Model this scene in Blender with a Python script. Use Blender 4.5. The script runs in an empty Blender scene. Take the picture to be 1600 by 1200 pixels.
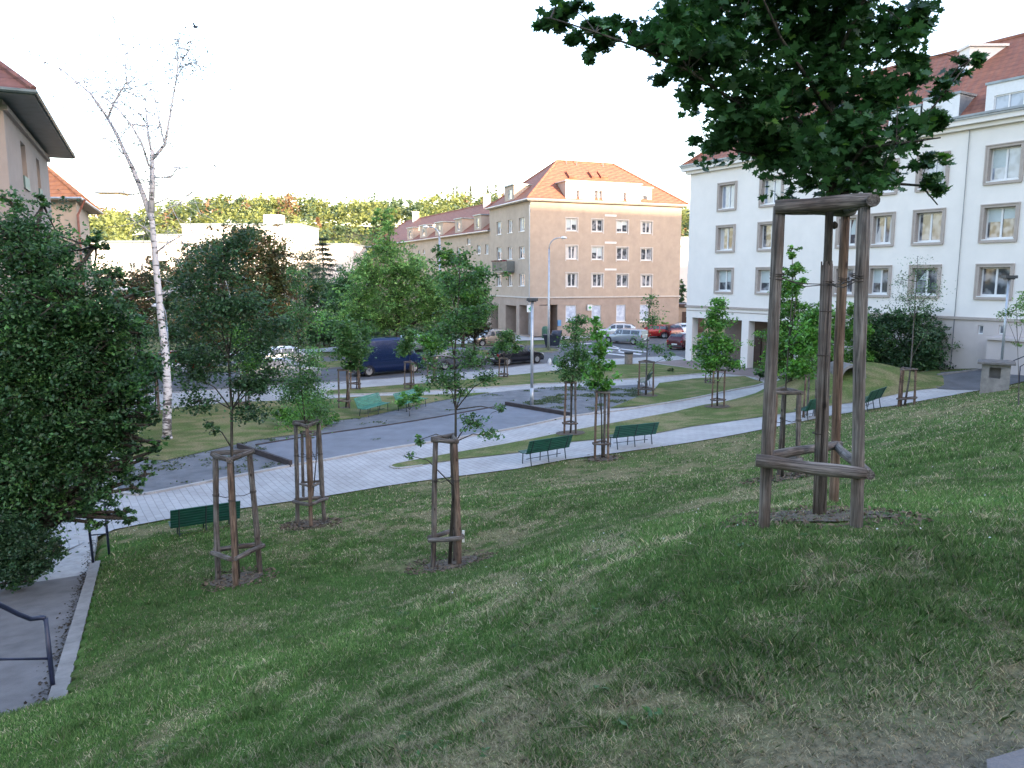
EXPO=2.65
GD=1.0
FOL=1.9
import bpy, math, random
import numpy as np
from mathutils import Vector, Matrix, Quaternion
random.seed(7); rng = np.random.default_rng(11)
scene = bpy.context.scene; COL = scene.collection
R = math.radians
# ---------------------------------------------------------------- camera
F = 1180.0; PITCH = R(8.0); CAM = np.array([0.0, 0.0, 6.3])
FW = np.array([0, math.cos(PITCH), -math.sin(PITCH)]); UP = np.array([0, math.sin(PITCH), math.cos(PITCH)])
def ray(px, py):
    return FW + np.array([1.0, 0, 0])*((px-800)/F) + UP*((600-py)/F)
def at_y(px, py, Y):
    d = ray(px, py); return CAM + d*(Y/d[1])
def at_z(px, py, z):
    d = ray(px, py); return CAM + d*((z-6.3)/d[2])
cam = bpy.data.cameras.new('camera'); cam.sensor_width = 36; cam.lens = 36*F/1600; cam.clip_end = 3000; cam.clip_start = .05
co = bpy.data.objects.new('camera', cam); COL.objects.link(co); co.location = CAM; co.rotation_euler = (R(90)-PITCH, 0, 0); scene.camera = co
# ---------------------------------------------------------------- noise + terrain
def vnoise(x, y, seed=0):
    x = np.asarray(x, float); y = np.asarray(y, float)
    xi = np.floor(x); yi = np.floor(y); fx = x-xi; fy = y-yi
    fx = fx*fx*(3-2*fx); fy = fy*fy*(3-2*fy)
    def h(a, b):
        s = np.sin(a*127.1+b*311.7+seed*74.7)*43758.5453; return s-np.floor(s)
    return (h(xi,yi)*(1-fx)+h(xi+1,yi)*fx)*(1-fy)+(h(xi,yi+1)*(1-fx)+h(xi+1,yi+1)*fx)*fy
def fbm(x, y, seed=0, o=4):
    t = 0; a = .5; n = 0
    for k in range(o):
        t = t + a*vnoise(x*2**k, y*2**k, seed+k*3); n += a; a *= .55
    return t/n
# control points: (px, py, Y) seen in the photo
CP = [(800,1200,2.4),(1300,825,5.0),(1180,830,4.9),(1600,1120,2.5),(1450,1000,3.1),(400,1050,5.4),(400,1200,3.86),(0,1145,5.6),(0,1250,4.2),(800,1000,4.77),(800,890,7.0),(600,990,6.0),
 (700,880,12.4),(1000,825,7.4),(1215,745,18),(1150,790,8),(1600,600,30),(1600,640,18),(1600,700,11),(1600,800,6),
 (1400,650,25),(1400,700,16),(1400,760,9.5),(1100,740,17),(900,760,19),(900,800,14),(900,850,10),(600,790,18.5),(370,915,11.6),(485,820,15.6),
 (250,860,14.5),(250,950,11),(150,1000,9),(300,1000,8.4),(550,950,9),(110,1060,7.7),(122,980,10.2),(150,885,14.6),(1553,612,34),(1413,632,32.5),(1500,585,38),(1550,575,39),(1350,600,38)]
pts = [tuple(at_y(*c)) for c in CP]
pts += [tuple(at_z(px,py,z)) for px,py,z in [(180,828,.08),(275,810,.04),(381,795,.03),(511,776,.02),(600,761,.02),(720,744,.03),(810,733,.05),(885,719,.1),(960,709,.18),(1080,692,.33),(1160,678,.45),(1230,664,.58),(1300,650,.75),(1388,636,.95),(1515,613,1.15),
 (620,730,0),(800,700,0),(1000,670,.08),(1160,657,.28),(1300,635,.62),(1131,629,0),(1180,604,.02),(180,765,0),(300,700,0),(450,730,0),(700,690,0),(880,650,0),(1000,620,0),(500,640,0),(700,610,0),(300,640,0),(100,640,0),(1000,580,0),(1082,566,0),(1165,580,0),(1240,588,.1),(600,560,0),(850,545,0)]]
pts += [(0,0,4.72),(0,-4,4.95),(4,0,4.9),(-4,0,4.2),(-12,0,2.6),(-9,4,2.2),(-14,6,1.9),(8,3,5.0),(12,8,4.9),(16,14,4.3),(20,22,3.0),(14,-4,5.6),(30,20,3.2),(34,32,2.2),(40,10,4.5),(-20,-5,2.6),(-14,15,.6),(-22,16,.4),(-12,19,.05),(-20,28,0),(-35,25,0),(-35,10,1.2),(-30,45,0),(-10,48,0),(5,48,0),(14,58,0),(26,45,.9),(40,45,1.2),(-8,-14,4.6),(14,-14,6),(35,-8,6),(-30,-12,3),(30,60,.5),(0,62,0),(-40,62,0)]
P = np.array(pts)
def _U(r2): return np.where(r2 < 1e-9, 0, .5*r2*np.log(np.maximum(r2, 1e-9)))
_n = len(P); _d2 = ((P[:,None,:2]-P[None,:,:2])**2).sum(-1)
_A = np.zeros((_n+3,_n+3)); _A[:_n,:_n] = _U(_d2)+np.eye(_n)*.35; _A[:_n,_n] = 1; _A[:_n,_n+1:] = P[:,:2]; _A[_n:,:_n] = _A[:_n,_n:].T
_w = np.linalg.solve(_A, np.concatenate([P[:,2],[0,0,0]]))
MOUND = at_y(1325,612,37.0)
def sst(a,b,x):
    t = np.clip((x-a)/(b-a),0,1); return t*t*(3-2*t)
def T(x, y):
    x = np.atleast_1d(np.asarray(x,float)); y = np.atleast_1d(np.asarray(y,float))
    xc = np.clip(x,-45,45); yc = np.clip(y,-16,64)
    out = np.full(x.shape,_w[_n]) + _w[_n+1]*xc + _w[_n+2]*yc
    for i in range(_n): out = out + _w[i]*_U((xc-P[i,0])**2+(yc-P[i,1])**2)
    out = out*(1-sst(44,60,y))*(1-sst(-16,-44,x)*sst(18,30,y)) if True else out
    out = out + 1.25*np.exp(-(((x-MOUND[0])/3.4)**2+((y-MOUND[1])/2.6)**2)**1.3)
    # unseen hillside added behind the viewer to keep the low sun off the foreground
    s = (x*.7-y*.714); s2 = np.maximum(s-22,0)
    out = out + np.where(s>22, 44*sst(0,105,s2), 0)
    return out
def T1(x,y): return float(T(x,y)[0])
_S = np.concatenate([np.arange(1.2,40,.04),np.arange(40,140,.2)])
def G(px, py):
    """world point where the sight line through a photo pixel meets the ground"""
    d = ray(px,py); q = CAM[None]+d[None]*_S[:,None]; below = q[:,2] < T(q[:,0],q[:,1])
    if not below.any(): return at_z(px,py,0)
    i = int(np.argmax(below)); a = _S[max(i-1,0)]; b = _S[i]
    for _ in range(12):
        m = (a+b)/2; p = CAM+d*m
        if p[2] < T1(p[0],p[1]): b = m
        else: a = m
    p = CAM+d*b; p[2] = T1(p[0],p[1]); return p
# ---------------------------------------------------------------- materials
M = {}
def new_mat(name):
    m = bpy.data.materials.new(name); m.use_nodes = True; nt = m.node_tree
    b = nt.nodes['Principled BSDF']; return m, nt, b
def nd(nt, t, **kw):
    n = nt.nodes.new(t)
    for k,v in kw.items():
        if k in n.inputs: n.inputs[k].default_value = v
        else: setattr(n,k,v)
    return n
def mat(name, col, rough=.6, var=.15, scale=4.0, bump=.0, metal=0, spec=.5, bscale=None, stretch=None, col2=None, coord='Object', dirt=0):
    m, nt, b = new_mat(name); L = nt.links.new
    tc = nd(nt,'ShaderNodeTexCoord'); mp = nd(nt,'ShaderNodeMapping')
    if stretch: mp.inputs['Scale'].default_value = stretch
    L(tc.outputs[coord], mp.inputs['Vector'])
    n = nd(nt,'ShaderNodeTexNoise', Scale=scale, Detail=6.0, Roughness=.6); L(mp.outputs[0], n.inputs['Vector'])
    cr = nd(nt,'ShaderNodeValToRGB'); c = np.array(col[:3]); c2 = np.array(col2 if col2 else c*(1-var*1.6))
    cr.color_ramp.elements[0].position = .3; cr.color_ramp.elements[1].position = .7
    cr.color_ramp.elements[0].color = (*c2,1); cr.color_ramp.elements[1].color = (*np.minimum(c*(1+var*.6),.95),1)
    L(n.outputs['Fac'], cr.inputs[0]); out = cr.outputs[0]
    if dirt:
        n2 = nd(nt,'ShaderNodeTexNoise', Scale=.45, Detail=5.0, Roughness=.65); mp2 = nd(nt,'ShaderNodeMapping'); mp2.inputs['Scale'].default_value=(1,1,.35)
        L(tc.outputs[coord], mp2.inputs[0]); L(mp2.outputs[0], n2.inputs['Vector'])
        r2 = nd(nt,'ShaderNodeValToRGB'); r2.color_ramp.elements[0].position=.32; r2.color_ramp.elements[1].position=.62
        r2.color_ramp.elements[0].color=(1-dirt,)*3+(1,); r2.color_ramp.elements[1].color=(1,1,1,1)
        mx = nd(nt,'ShaderNodeMixRGB', blend_type='MULTIPLY'); mx.inputs[0].default_value=1
        L(n2.outputs['Fac'], r2.inputs[0]); L(out,mx.inputs[1]); L(r2.outputs[0],mx.inputs[2]); out = mx.outputs[0]
    L(out, b.inputs['Base Color']); b.inputs['Roughness'].default_value = rough; b.inputs['Metallic'].default_value = metal; b.inputs['Specular IOR Level'].default_value = spec
    if bump:
        nb = nd(nt,'ShaderNodeTexNoise', Scale=bscale or scale*6, Detail=5.0); L(mp.outputs[0], nb.inputs['Vector'])
        bp = nd(nt,'ShaderNodeBump', Strength=bump, Distance=.02); L(nb.outputs['Fac'], bp.inputs['Height']); L(bp.outputs[0], b.inputs['Normal'])
    M[name] = m; return m
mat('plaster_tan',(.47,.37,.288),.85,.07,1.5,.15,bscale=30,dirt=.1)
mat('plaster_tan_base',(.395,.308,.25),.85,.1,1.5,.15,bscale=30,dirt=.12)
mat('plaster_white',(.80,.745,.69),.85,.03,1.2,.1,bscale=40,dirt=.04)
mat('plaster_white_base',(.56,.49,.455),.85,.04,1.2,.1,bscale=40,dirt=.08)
mat('surround',(.42,.355,.31),.8,.08,3,.1)
mat('plaster_pink',(.36,.30,.265),.85,.08,1.2,.1,bscale=40,dirt=.12)
mat('plaster_far',(.72,.66,.62),.85,.08,.4)
mat('trim_white',(.74,.73,.72),.45,.04,6)
mat('sill_pale',(.55,.50,.45),.7,.08,5)
mat('metal_grey',(.22,.24,.26),.4,.15,3,metal=.5)
mat('zinc',(.30,.34,.36),.45,.2,2,.1,metal=.4,dirt=.15)
mat('galv',(.42,.45,.48),.4,.12,4,metal=.55)
mat('lamp_dark',(.05,.055,.06),.5,.2,6)
mat('gutter_dark',(.10,.13,.13),.45,.2,3,metal=.3)
mat('guard_teal',(.07,.14,.13),.5,.1,4)
mat('copper_pipe',(.25,.10,.07),.5,.2,4)
mat('rail_metal',(.018,.024,.055),.4,.25,14,.15)
mat('bench_green',(.010,.085,.055),.45,.25,9,.15,stretch=(.3,1,1))
mat('bench_faded',(.06,.24,.175),.5,.3,9,.15,stretch=(.3,1,1))
mat('bench_iron',(.03,.045,.05),.5,.2,8)
mat('concrete',(.25,.235,.22),.85,.2,5,.35,bscale=60,dirt=.2)
mat('concrete_pale',(.40,.385,.365),.85,.15,6,.3,bscale=80,dirt=.15)
mat('concrete_ramp',(.16,.15,.148),.9,.18,3,.4,bscale=90,dirt=.22)
mat('stone_cap',(.15,.14,.13),.9,.3,9,.5)
mat('asphalt',(.105,.108,.115),.9,.2,1.2,.4,bscale=120,coord='Object')
mat('gravel',(.15,.16,.172),.95,.22,1.6,.5,bscale=70)
mat('gravel_court',(.175,.19,.215),.95,.14,1.1,.4,bscale=80)
mat('timber_dark',(.055,.045,.045),.85,.3,3,.4,stretch=(1,1,4))
mat('paint_white',(.62,.62,.62),.7,.15,5)
mat('rope',(.045,.035,.028),.9,.3,20)
mat('tire',(.015,.015,.016),.8,.2,9)
mat('rim',(.38,.39,.40),.35,.1,9,metal=.7)
mat('bin_dark',(.025,.035,.06),.5,.25,6,.1)
mat('bin_brown',(.26,.22,.19),.85,.2,8,.3)
mat('plastic_green',(.05,.13,.08),.5,.2,6)
mat('bag_white',(.6,.62,.62),.5,.1,9)
mat('red_light',(.30,.015,.01),.3,.1,9)
mat('amber',(.5,.2,.05),.3,.1,9)
mat('headlight',(.6,.62,.64),.15,.05,9)
mat('mulch_base',(.115,.092,.068),.95,.4,9,.8,bscale=50)
mat('flower_red',(.30,.03,.04),.7,.3,20)
mat('flower_white',(.7,.7,.66),.7,.1,20)
mat('sign_white',(.72,.74,.73),.4,.04,5)
mat('sign_green',(.02,.30,.09),.4,.05,5)
mat('sign_blue',(.12,.28,.50),.4,.05,5)
mat('poster',(.55,.60,.66),.35,.3,2.2,col2=(.28,.34,.48))
mat('door_brown',(.06,.028,.022),.5,.3,5)
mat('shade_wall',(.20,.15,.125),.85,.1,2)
mat('skin_bird',(.04,.045,.06),.7,.2,20)
mat('hillground',(.05,.06,.025),1,.3,.05)
mat('tower_grey',(.45,.45,.47),.6,.05,1)
def mat_car(n,c,r=.25):
    m = mat(n,c,r,.05,2,metal=.35,spec=.5); m.node_tree.nodes['Principled BSDF'].inputs['Coat Weight'].default_value=.6; return m
mat_car('car_blue',(.004,.018,.075)); mat_car('car_black',(.008,.008,.014)); mat_car('car_silver',(.36,.38,.40)); mat_car('car_beige',(.34,.28,.22))
mat_car('car_white',(.62,.63,.64)); mat_car('car_red',(.35,.018,.018)); mat_car('car_maroon',(.085,.012,.018)); mat_car('car_navy',(.02,.03,.06)); mat_car('car_grey',(.10,.11,.13))
# window glass: reflective sheet, each pane with its own curtain / darkness behind
def glass(name, dark, light, bias):
    m, nt, b = new_mat(name); L = nt.links.new
    oi = nd(nt,'ShaderNodeObjectInfo'); tc = nd(nt,'ShaderNodeTexCoord')
    n = nd(nt,'ShaderNodeTexNoise', Scale=2.2, Detail=1.0, noise_dimensions='4D'); L(tc.outputs['Object'], n.inputs['Vector'])
    ml = nd(nt,'ShaderNodeMath', operation='MULTIPLY'); ml.inputs[1].default_value=40; L(oi.outputs['Random'], ml.inputs[0]); L(ml.outputs[0], n.inputs['W'])
    wv = nd(nt,'ShaderNodeTexWave', Scale=2.5, Distortion=3.0); L(tc.outputs['Object'], wv.inputs['Vector'])
    ad = nd(nt,'ShaderNodeMath', operation='ADD'); L(n.outputs['Fac'],ad.inputs[0])
    m2 = nd(nt,'ShaderNodeMath', operation='MULTIPLY'); m2.inputs[1].default_value=.04; L(wv.outputs['Fac'],m2.inputs[0]); L(m2.outputs[0],ad.inputs[1])
    cr = nd(nt,'ShaderNodeValToRGB'); cr.color_ramp.elements[0].position=bias; cr.color_ramp.elements[1].position=bias+.16
    cr.color_ramp.elements[0].color=(*dark,1); cr.color_ramp.elements[1].color=(*light,1); L(ad.outputs[0],cr.inputs[0]); L(cr.outputs[0],b.inputs['Base Color'])
    b.inputs['Roughness'].default_value=.06; b.inputs['IOR'].default_value=1.6; b.inputs['Specular IOR Level'].default_value=.8
    M[name]=m
glass('glass',(.06,.065,.08),(.30,.31,.34),.47)
mat('curtain',(.62,.60,.58),.8,.12,5,stretch=(14,14,.6))
mat('blind',(.50,.56,.56),.7,.05,4)
glass('glass_car',(.02,.025,.03),(.05,.055,.06),.5)
glass('glass_sky',(.22,.25,.31),(.34,.38,.46),.4)
# weathered round timber (grain along local Z)
def wood(name, c1, c2, c3):
    m, nt, b = new_mat(name); L = nt.links.new
    tc = nd(nt,'ShaderNodeTexCoord'); oi = nd(nt,'ShaderNodeObjectInfo')
    va = nd(nt,'ShaderNodeVectorMath', operation='ADD'); cb = nd(nt,'ShaderNodeVectorMath', operation='SCALE'); cb.inputs[0].default_value=(7,5,9); L(oi.outputs['Random'],cb.inputs['Scale'])
    L(tc.outputs['Object'],va.inputs[0]); L(cb.outputs[0],va.inputs[1])
    mp = nd(nt,'ShaderNodeMapping'); mp.inputs['Scale'].default_value=(70,70,3.0); L(va.outputs[0],mp.inputs[0])
    n = nd(nt,'ShaderNodeTexNoise', Scale=1.0, Detail=6.0, Roughness=.65, Distortion=.6); L(mp.outputs[0],n.inputs['Vector'])
    cr = nd(nt,'ShaderNodeValToRGB'); e = cr.color_ramp.elements; e[0].position=.36; e[0].color=(*c1,1); e[1].position=.66; e[1].color=(*c3,1)
    x = e.new(.5); x.color=(*c2,1); L(n.outputs['Fac'],cr.inputs[0])
    n2 = nd(nt,'ShaderNodeTexNoise', Scale=3.0, Detail=3.0); L(va.outputs[0],n2.inputs['Vector'])
    r2 = nd(nt,'ShaderNodeValToRGB'); r2.color_ramp.elements[0].position=.35; r2.color_ramp.elements[0].color=(.42,.32,.26,1); r2.color_ramp.elements[1].position=.6; r2.color_ramp.elements[1].color=(1,1,1,1)
    L(n2.outputs['Fac'],r2.inputs[0]); mx = nd(nt,'ShaderNodeMixRGB', blend_type='MULTIPLY'); mx.inputs[0].default_value=.8; L(cr.outputs[0],mx.inputs[1]); L(r2.outputs[0],mx.inputs[2])
    # knots
    mk = nd(nt,'ShaderNodeMapping'); mk.inputs['Scale'].default_value=(9,9,5); L(va.outputs[0],mk.inputs[0])
    v = nd(nt,'ShaderNodeTexVoronoi', Scale=1.0); L(mk.outputs[0],v.inputs['Vector'])
    rk = nd(nt,'ShaderNodeValToRGB'); rk.color_ramp.elements[0].position=.08; rk.color_ramp.elements[0].color=(.2,.15,.13,1); rk.color_ramp.elements[1].position=.2; rk.color_ramp.elements[1].color=(1,1,1,1)
    L(v.outputs['Distance'],rk.inputs[0]); m3 = nd(nt,'ShaderNodeMixRGB', blend_type='MULTIPLY'); m3.inputs[0].default_value=1; L(mx.outputs[0],m3.inputs[1]); L(rk.outputs[0],m3.inputs[2])
    L(m3.outputs[0],b.inputs['Base Color']); b.inputs['Roughness'].default_value=.8
    bp = nd(nt,'ShaderNodeBump', Strength=.9, Distance=.012); L(n.outputs['Fac'],bp.inputs['Height']); L(bp.outputs[0],b.inputs['Normal']); M[name]=m
wood('log',(.04,.034,.029),(.125,.108,.094),(.25,.225,.20))
wood('log_warm',(.05,.033,.022),(.15,.10,.068),(.27,.19,.14))
wood('bark',(.02,.017,.013),(.055,.048,.036),(.11,.098,.075))
wood('bark_grey',(.05,.045,.04),(.11,.10,.09),(.19,.175,.16))
wood('reed',(.022,.018,.015),(.16,.135,.115),(.36,.32,.28))
m = M['reed']; [setattr(x.inputs['Scale'],'default_value',(120,120,.8)) for x in m.node_tree.nodes if x.type=='MAPPING' and x.inputs['Scale'].default_value[0]==70]
# birch bark
m, nt, b = new_mat('birch'); L = nt.links.new
tc = nd(nt,'ShaderNodeTexCoord'); mp = nd(nt,'ShaderNodeMapping'); mp.inputs['Scale'].default_value=(2.2,2.2,7); L(tc.outputs['Object'],mp.inputs[0])
n = nd(nt,'ShaderNodeTexNoise', Scale=1.3, Detail=5.0, Roughness=.6); L(mp.outputs[0],n.inputs['Vector'])
cr = nd(nt,'ShaderNodeValToRGB'); cr.color_ramp.elements[0].position=.35; cr.color_ramp.elements[0].color=(.09,.08,.08,1); cr.color_ramp.elements[1].position=.46; cr.color_ramp.elements[1].color=(.60,.58,.58,1)
sx=nd(nt,'ShaderNodeSeparateXYZ'); L(tc.outputs['Object'],sx.inputs[0]); mr=nd(nt,'ShaderNodeMapRange'); mr.inputs[1].default_value=0; mr.inputs[2].default_value=3.6; mr.inputs[3].default_value=-.13; mr.inputs[4].default_value=0; L(sx.outputs['Z'],mr.inputs[0]); ad=nd(nt,'ShaderNodeMath',operation='ADD'); L(n.outputs['Fac'],ad.inputs[0]); L(mr.outputs[0],ad.inputs[1]); L(ad.outputs[0],cr.inputs[0]); L(cr.outputs[0],b.inputs['Base Color']); b.inputs['Roughness'].default_value=.7; M['birch']=m
# roof tiles: courses by height, colour by noise
def tiles(name, c1, c2, course=.28, depth=.05):
    m, nt, b = new_mat(name); L = nt.links.new
    g = nd(nt,'ShaderNodeNewGeometry'); sp = nd(nt,'ShaderNodeSeparateXYZ'); L(g.outputs['Position'],sp.inputs[0])
    mu = nd(nt,'ShaderNodeMath', operation='MULTIPLY'); mu.inputs[1].default_value=1/course; L(sp.outputs['Z'],mu.inputs[0])
    fr = nd(nt,'ShaderNodeMath', operation='FRACT'); L(mu.outputs[0],fr.inputs[0])
    cv = nd(nt,'ShaderNodeMath', operation='MULTIPLY_ADD'); L(sp.outputs['X'],cv.inputs[0]); cv.inputs[1].default_value=.8
    cy = nd(nt,'ShaderNodeMath', operation='MULTIPLY'); L(sp.outputs['Y'],cy.inputs[0]); cy.inputs[1].default_value=-.8; L(cy.outputs[0],cv.inputs[2])
    f2 = nd(nt,'ShaderNodeMath', operation='MULTIPLY'); L(cv.outputs[0],f2.inputs[0]); f2.inputs[1].default_value=4.2*math.pi
    sn = nd(nt,'ShaderNodeMath', operation='SINE'); L(f2.outputs[0],sn.inputs[0])
    n = nd(nt,'ShaderNodeTexNoise', Scale=2.5, Detail=5.0, Roughness=.7); L(g.outputs['Position'],n.inputs['Vector'])
    cr = nd(nt,'ShaderNodeValToRGB'); cr.color_ramp.elements[0].position=.3; cr.color_ramp.elements[0].color=(*c1,1); cr.color_ramp.elements[1].position=.7; cr.color_ramp.elements[1].color=(*c2,1); L(n.outputs['Fac'],cr.inputs[0])
    # each course is darker along its lower edge
    rg = nd(nt,'ShaderNodeValToRGB'); rg.color_ramp.elements[0].position=.0; rg.color_ramp.elements[0].color=(.55,.5,.5,1); rg.color_ramp.elements[1].position=.22; rg.color_ramp.elements[1].color=(1,1,1,1); L(fr.outputs[0],rg.inputs[0])
    mx = nd(nt,'ShaderNodeMixRGB', blend_type='MULTIPLY'); mx.inputs[0].default_value=.8; L(cr.outputs[0],mx.inputs[1]); L(rg.outputs[0],mx.inputs[2]); L(mx.outputs[0],b.inputs['Base Color'])
    ad = nd(nt,'ShaderNodeMath', operation='MULTIPLY_ADD'); L(sn.outputs[0],ad.inputs[0]); ad.inputs[1].default_value=.35; L(fr.outputs[0],ad.inputs[2])
    bp = nd(nt,'ShaderNodeBump', Strength=.7, Distance=depth); L(ad.outputs[0],bp.inputs['Height']); bp.invert=True; L(bp.outputs[0],b.inputs['Normal']); b.inputs['Roughness'].default_value=.75; M[name]=m
tiles('tile_red',(.19,.066,.042),(.32,.125,.07)); tiles('tile_ochre',(.27,.13,.05),(.42,.22,.09)); tiles('tile_dark',(.13,.06,.05),(.22,.10,.08)); tiles('tile_orange',(.38,.13,.05),(.52,.22,.09))
# pavers: small concrete blocks
def pavers(name, c1, c2, sx, sy, rot=0):
    m, nt, b = new_mat(name); L = nt.links.new
    tc = nd(nt,'ShaderNodeTexCoord'); mp = nd(nt,'ShaderNodeMapping'); mp.inputs['Rotation'].default_value=(0,0,rot); L(tc.outputs['Object'],mp.inputs[0])
    br = nd(nt,'ShaderNodeTexBrick', Scale=1.0); br.inputs['Brick Width'].default_value=sx; br.inputs['Row Height'].default_value=sy; br.inputs['Mortar Size'].default_value=.012
    br.inputs['Color1'].default_value=(*c1,1); br.inputs['Color2'].default_value=(*c2,1); br.inputs['Mortar'].default_value=(*[v*.66 for v in c1],1); L(mp.outputs[0],br.inputs['Vector'])
    n = nd(nt,'ShaderNodeTexNoise', Scale=.7, Detail=6.0, Roughness=.65); L(tc.outputs['Object'],n.inputs['Vector'])
    r = nd(nt,'ShaderNodeValToRGB'); r.color_ramp.elements[0].position=.3; r.color_ramp.elements[0].color=(.78,.77,.76,1); r.color_ramp.elements[1].position=.65; r.color_ramp.elements[1].color=(1.05,1.05,1.05,1); L(n.outputs['Fac'],r.inputs[0])
    mx = nd(nt,'ShaderNodeMixRGB', blend_type='MULTIPLY'); mx.inputs[0].default_value=1; L(br.outputs['Color'],mx.inputs[1]); L(r.outputs[0],mx.inputs[2]); L(mx.outputs[0],b.inputs['Base Color']); b.inputs['Roughness'].default_value=.85
    bp = nd(nt,'ShaderNodeBump', Strength=.5, Distance=.01); bp.invert=True; L(br.outputs['Fac'],bp.inputs['Height']); L(bp.outputs[0],b.inputs['Normal']); M[name]=m
pavers('pavers',(.42,.415,.405),(.375,.37,.36),.4,.2,R(58)); pavers('pavers_brown',(.25,.195,.175),(.22,.175,.165),.2,.1,R(30))
# foliage: colour stored per leaf, light passes through
def leafmat(name, rough=.45, tr=.35, spec=.4):
    m, nt, b = new_mat(name); L = nt.links.new
    at = nd(nt,'ShaderNodeAttribute', attribute_name='tint'); L(at.outputs['Color'],b.inputs['Base Color']); b.inputs['Roughness'].default_value=rough; b.inputs['Specular IOR Level'].default_value=spec
    t = nd(nt,'ShaderNodeBsdfTranslucent'); hs = nd(nt,'ShaderNodeHueSaturation', Saturation=1.1, Value=1.5); L(at.outputs['Color'],hs.inputs['Color']); L(hs.outputs[0],t.inputs['Color'])
    mx = nd(nt,'ShaderNodeMixShader'); mx.inputs[0].default_value=tr; L(b.outputs[0],mx.inputs[1]); L(t.outputs[0],mx.inputs[2]); L(mx.outputs[0],nt.nodes['Material Output'].inputs['Surface']); M[name]=m
leafmat('leaf'); leafmat('grass_blade',.6,.3,.25); leafmat('chips',.9,0,.1)
# lawn soil/turf: vertex tint + fine noise
m, nt, b = new_mat('lawn'); L = nt.links.new
at = nd(nt,'ShaderNodeAttribute', attribute_name='tint'); g = nd(nt,'ShaderNodeNewGeometry')
n = nd(nt,'ShaderNodeTexNoise', Scale=14.0, Detail=8.0, Roughness=.75); L(g.outputs['Position'],n.inputs['Vector'])
cr = nd(nt,'ShaderNodeValToRGB'); cr.color_ramp.elements[0].position=.32; cr.color_ramp.elements[0].color=(.45,.45,.42,1); cr.color_ramp.elements[1].position=.7; cr.color_ramp.elements[1].color=(1.5,1.45,1.4,1); L(n.outputs['Fac'],cr.inputs[0])
mx = nd(nt,'ShaderNodeMixRGB', blend_type='MULTIPLY'); mx.inputs[0].default_value=1; L(at.outputs['Color'],mx.inputs[1]); L(cr.outputs[0],mx.inputs[2]); L(mx.outputs[0],b.inputs['Base Color']); b.inputs['Roughness'].default_value=.95; b.inputs['Specular IOR Level'].default_value=.1
n3 = nd(nt,'ShaderNodeTexNoise', Scale=30.0, Detail=4.0); L(g.outputs['Position'],n3.inputs['Vector'])
bp = nd(nt,'ShaderNodeBump', Strength=.9, Distance=.04); L(n3.outputs['Fac'],bp.inputs['Height']); L(bp.outputs[0],b.inputs['Normal']); M['lawn']=m
# ---------------------------------------------------------------- object helpers
def tag(o, label=None, cat=None, group=None, kind=None):
    if label: o['label']=label
    if cat: o['category']=cat
    if group: o['group']=group
    if kind: o['kind']=kind
    return o
def thing(name, loc, label, cat, group=None, rz=0):
    o = bpy.data.objects.new(name,None); COL.objects.link(o); o.location=loc; o.rotation_euler=(0,0,rz); o.empty_display_size=.2
    return tag(o,label,cat,group)
def wmat(o):
    m = Matrix.LocRotScale(o.location,o.rotation_euler,o.scale)
    return wmat(o.parent)@m if o.parent else m
def rawmesh(name, verts, faces, material, parent=None, world=True, smooth=False, mats=None, midx=None, tint=None):
    me = bpy.data.meshes.new(name); 
    o = bpy.data.objects.new(name,me); COL.objects.link(o)
    V = np.asarray(verts,float).reshape(-1,3)
    if parent is not None:
        o.parent = parent
        if world:
            iv = np.array(wmat(parent).inverted()); V = V@iv[:3,:3].T+iv[:3,3]
    me.from_pydata(V.tolist(),[],faces); 
    for mm in (mats or [material]): me.materials.append(M[mm])
    if midx: me.polygons.foreach_set('material_index',midx)
    if smooth: me.polygons.foreach_set('use_smooth',[True]*len(me.polygons))
    if tint is not None:
        a = me.color_attributes.new('tint','FLOAT_COLOR','POINT'); a.data.foreach_set('color',np.c_[tint,np.ones(len(tint))].ravel().astype(np.float32))
    me.update(); return o
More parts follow.
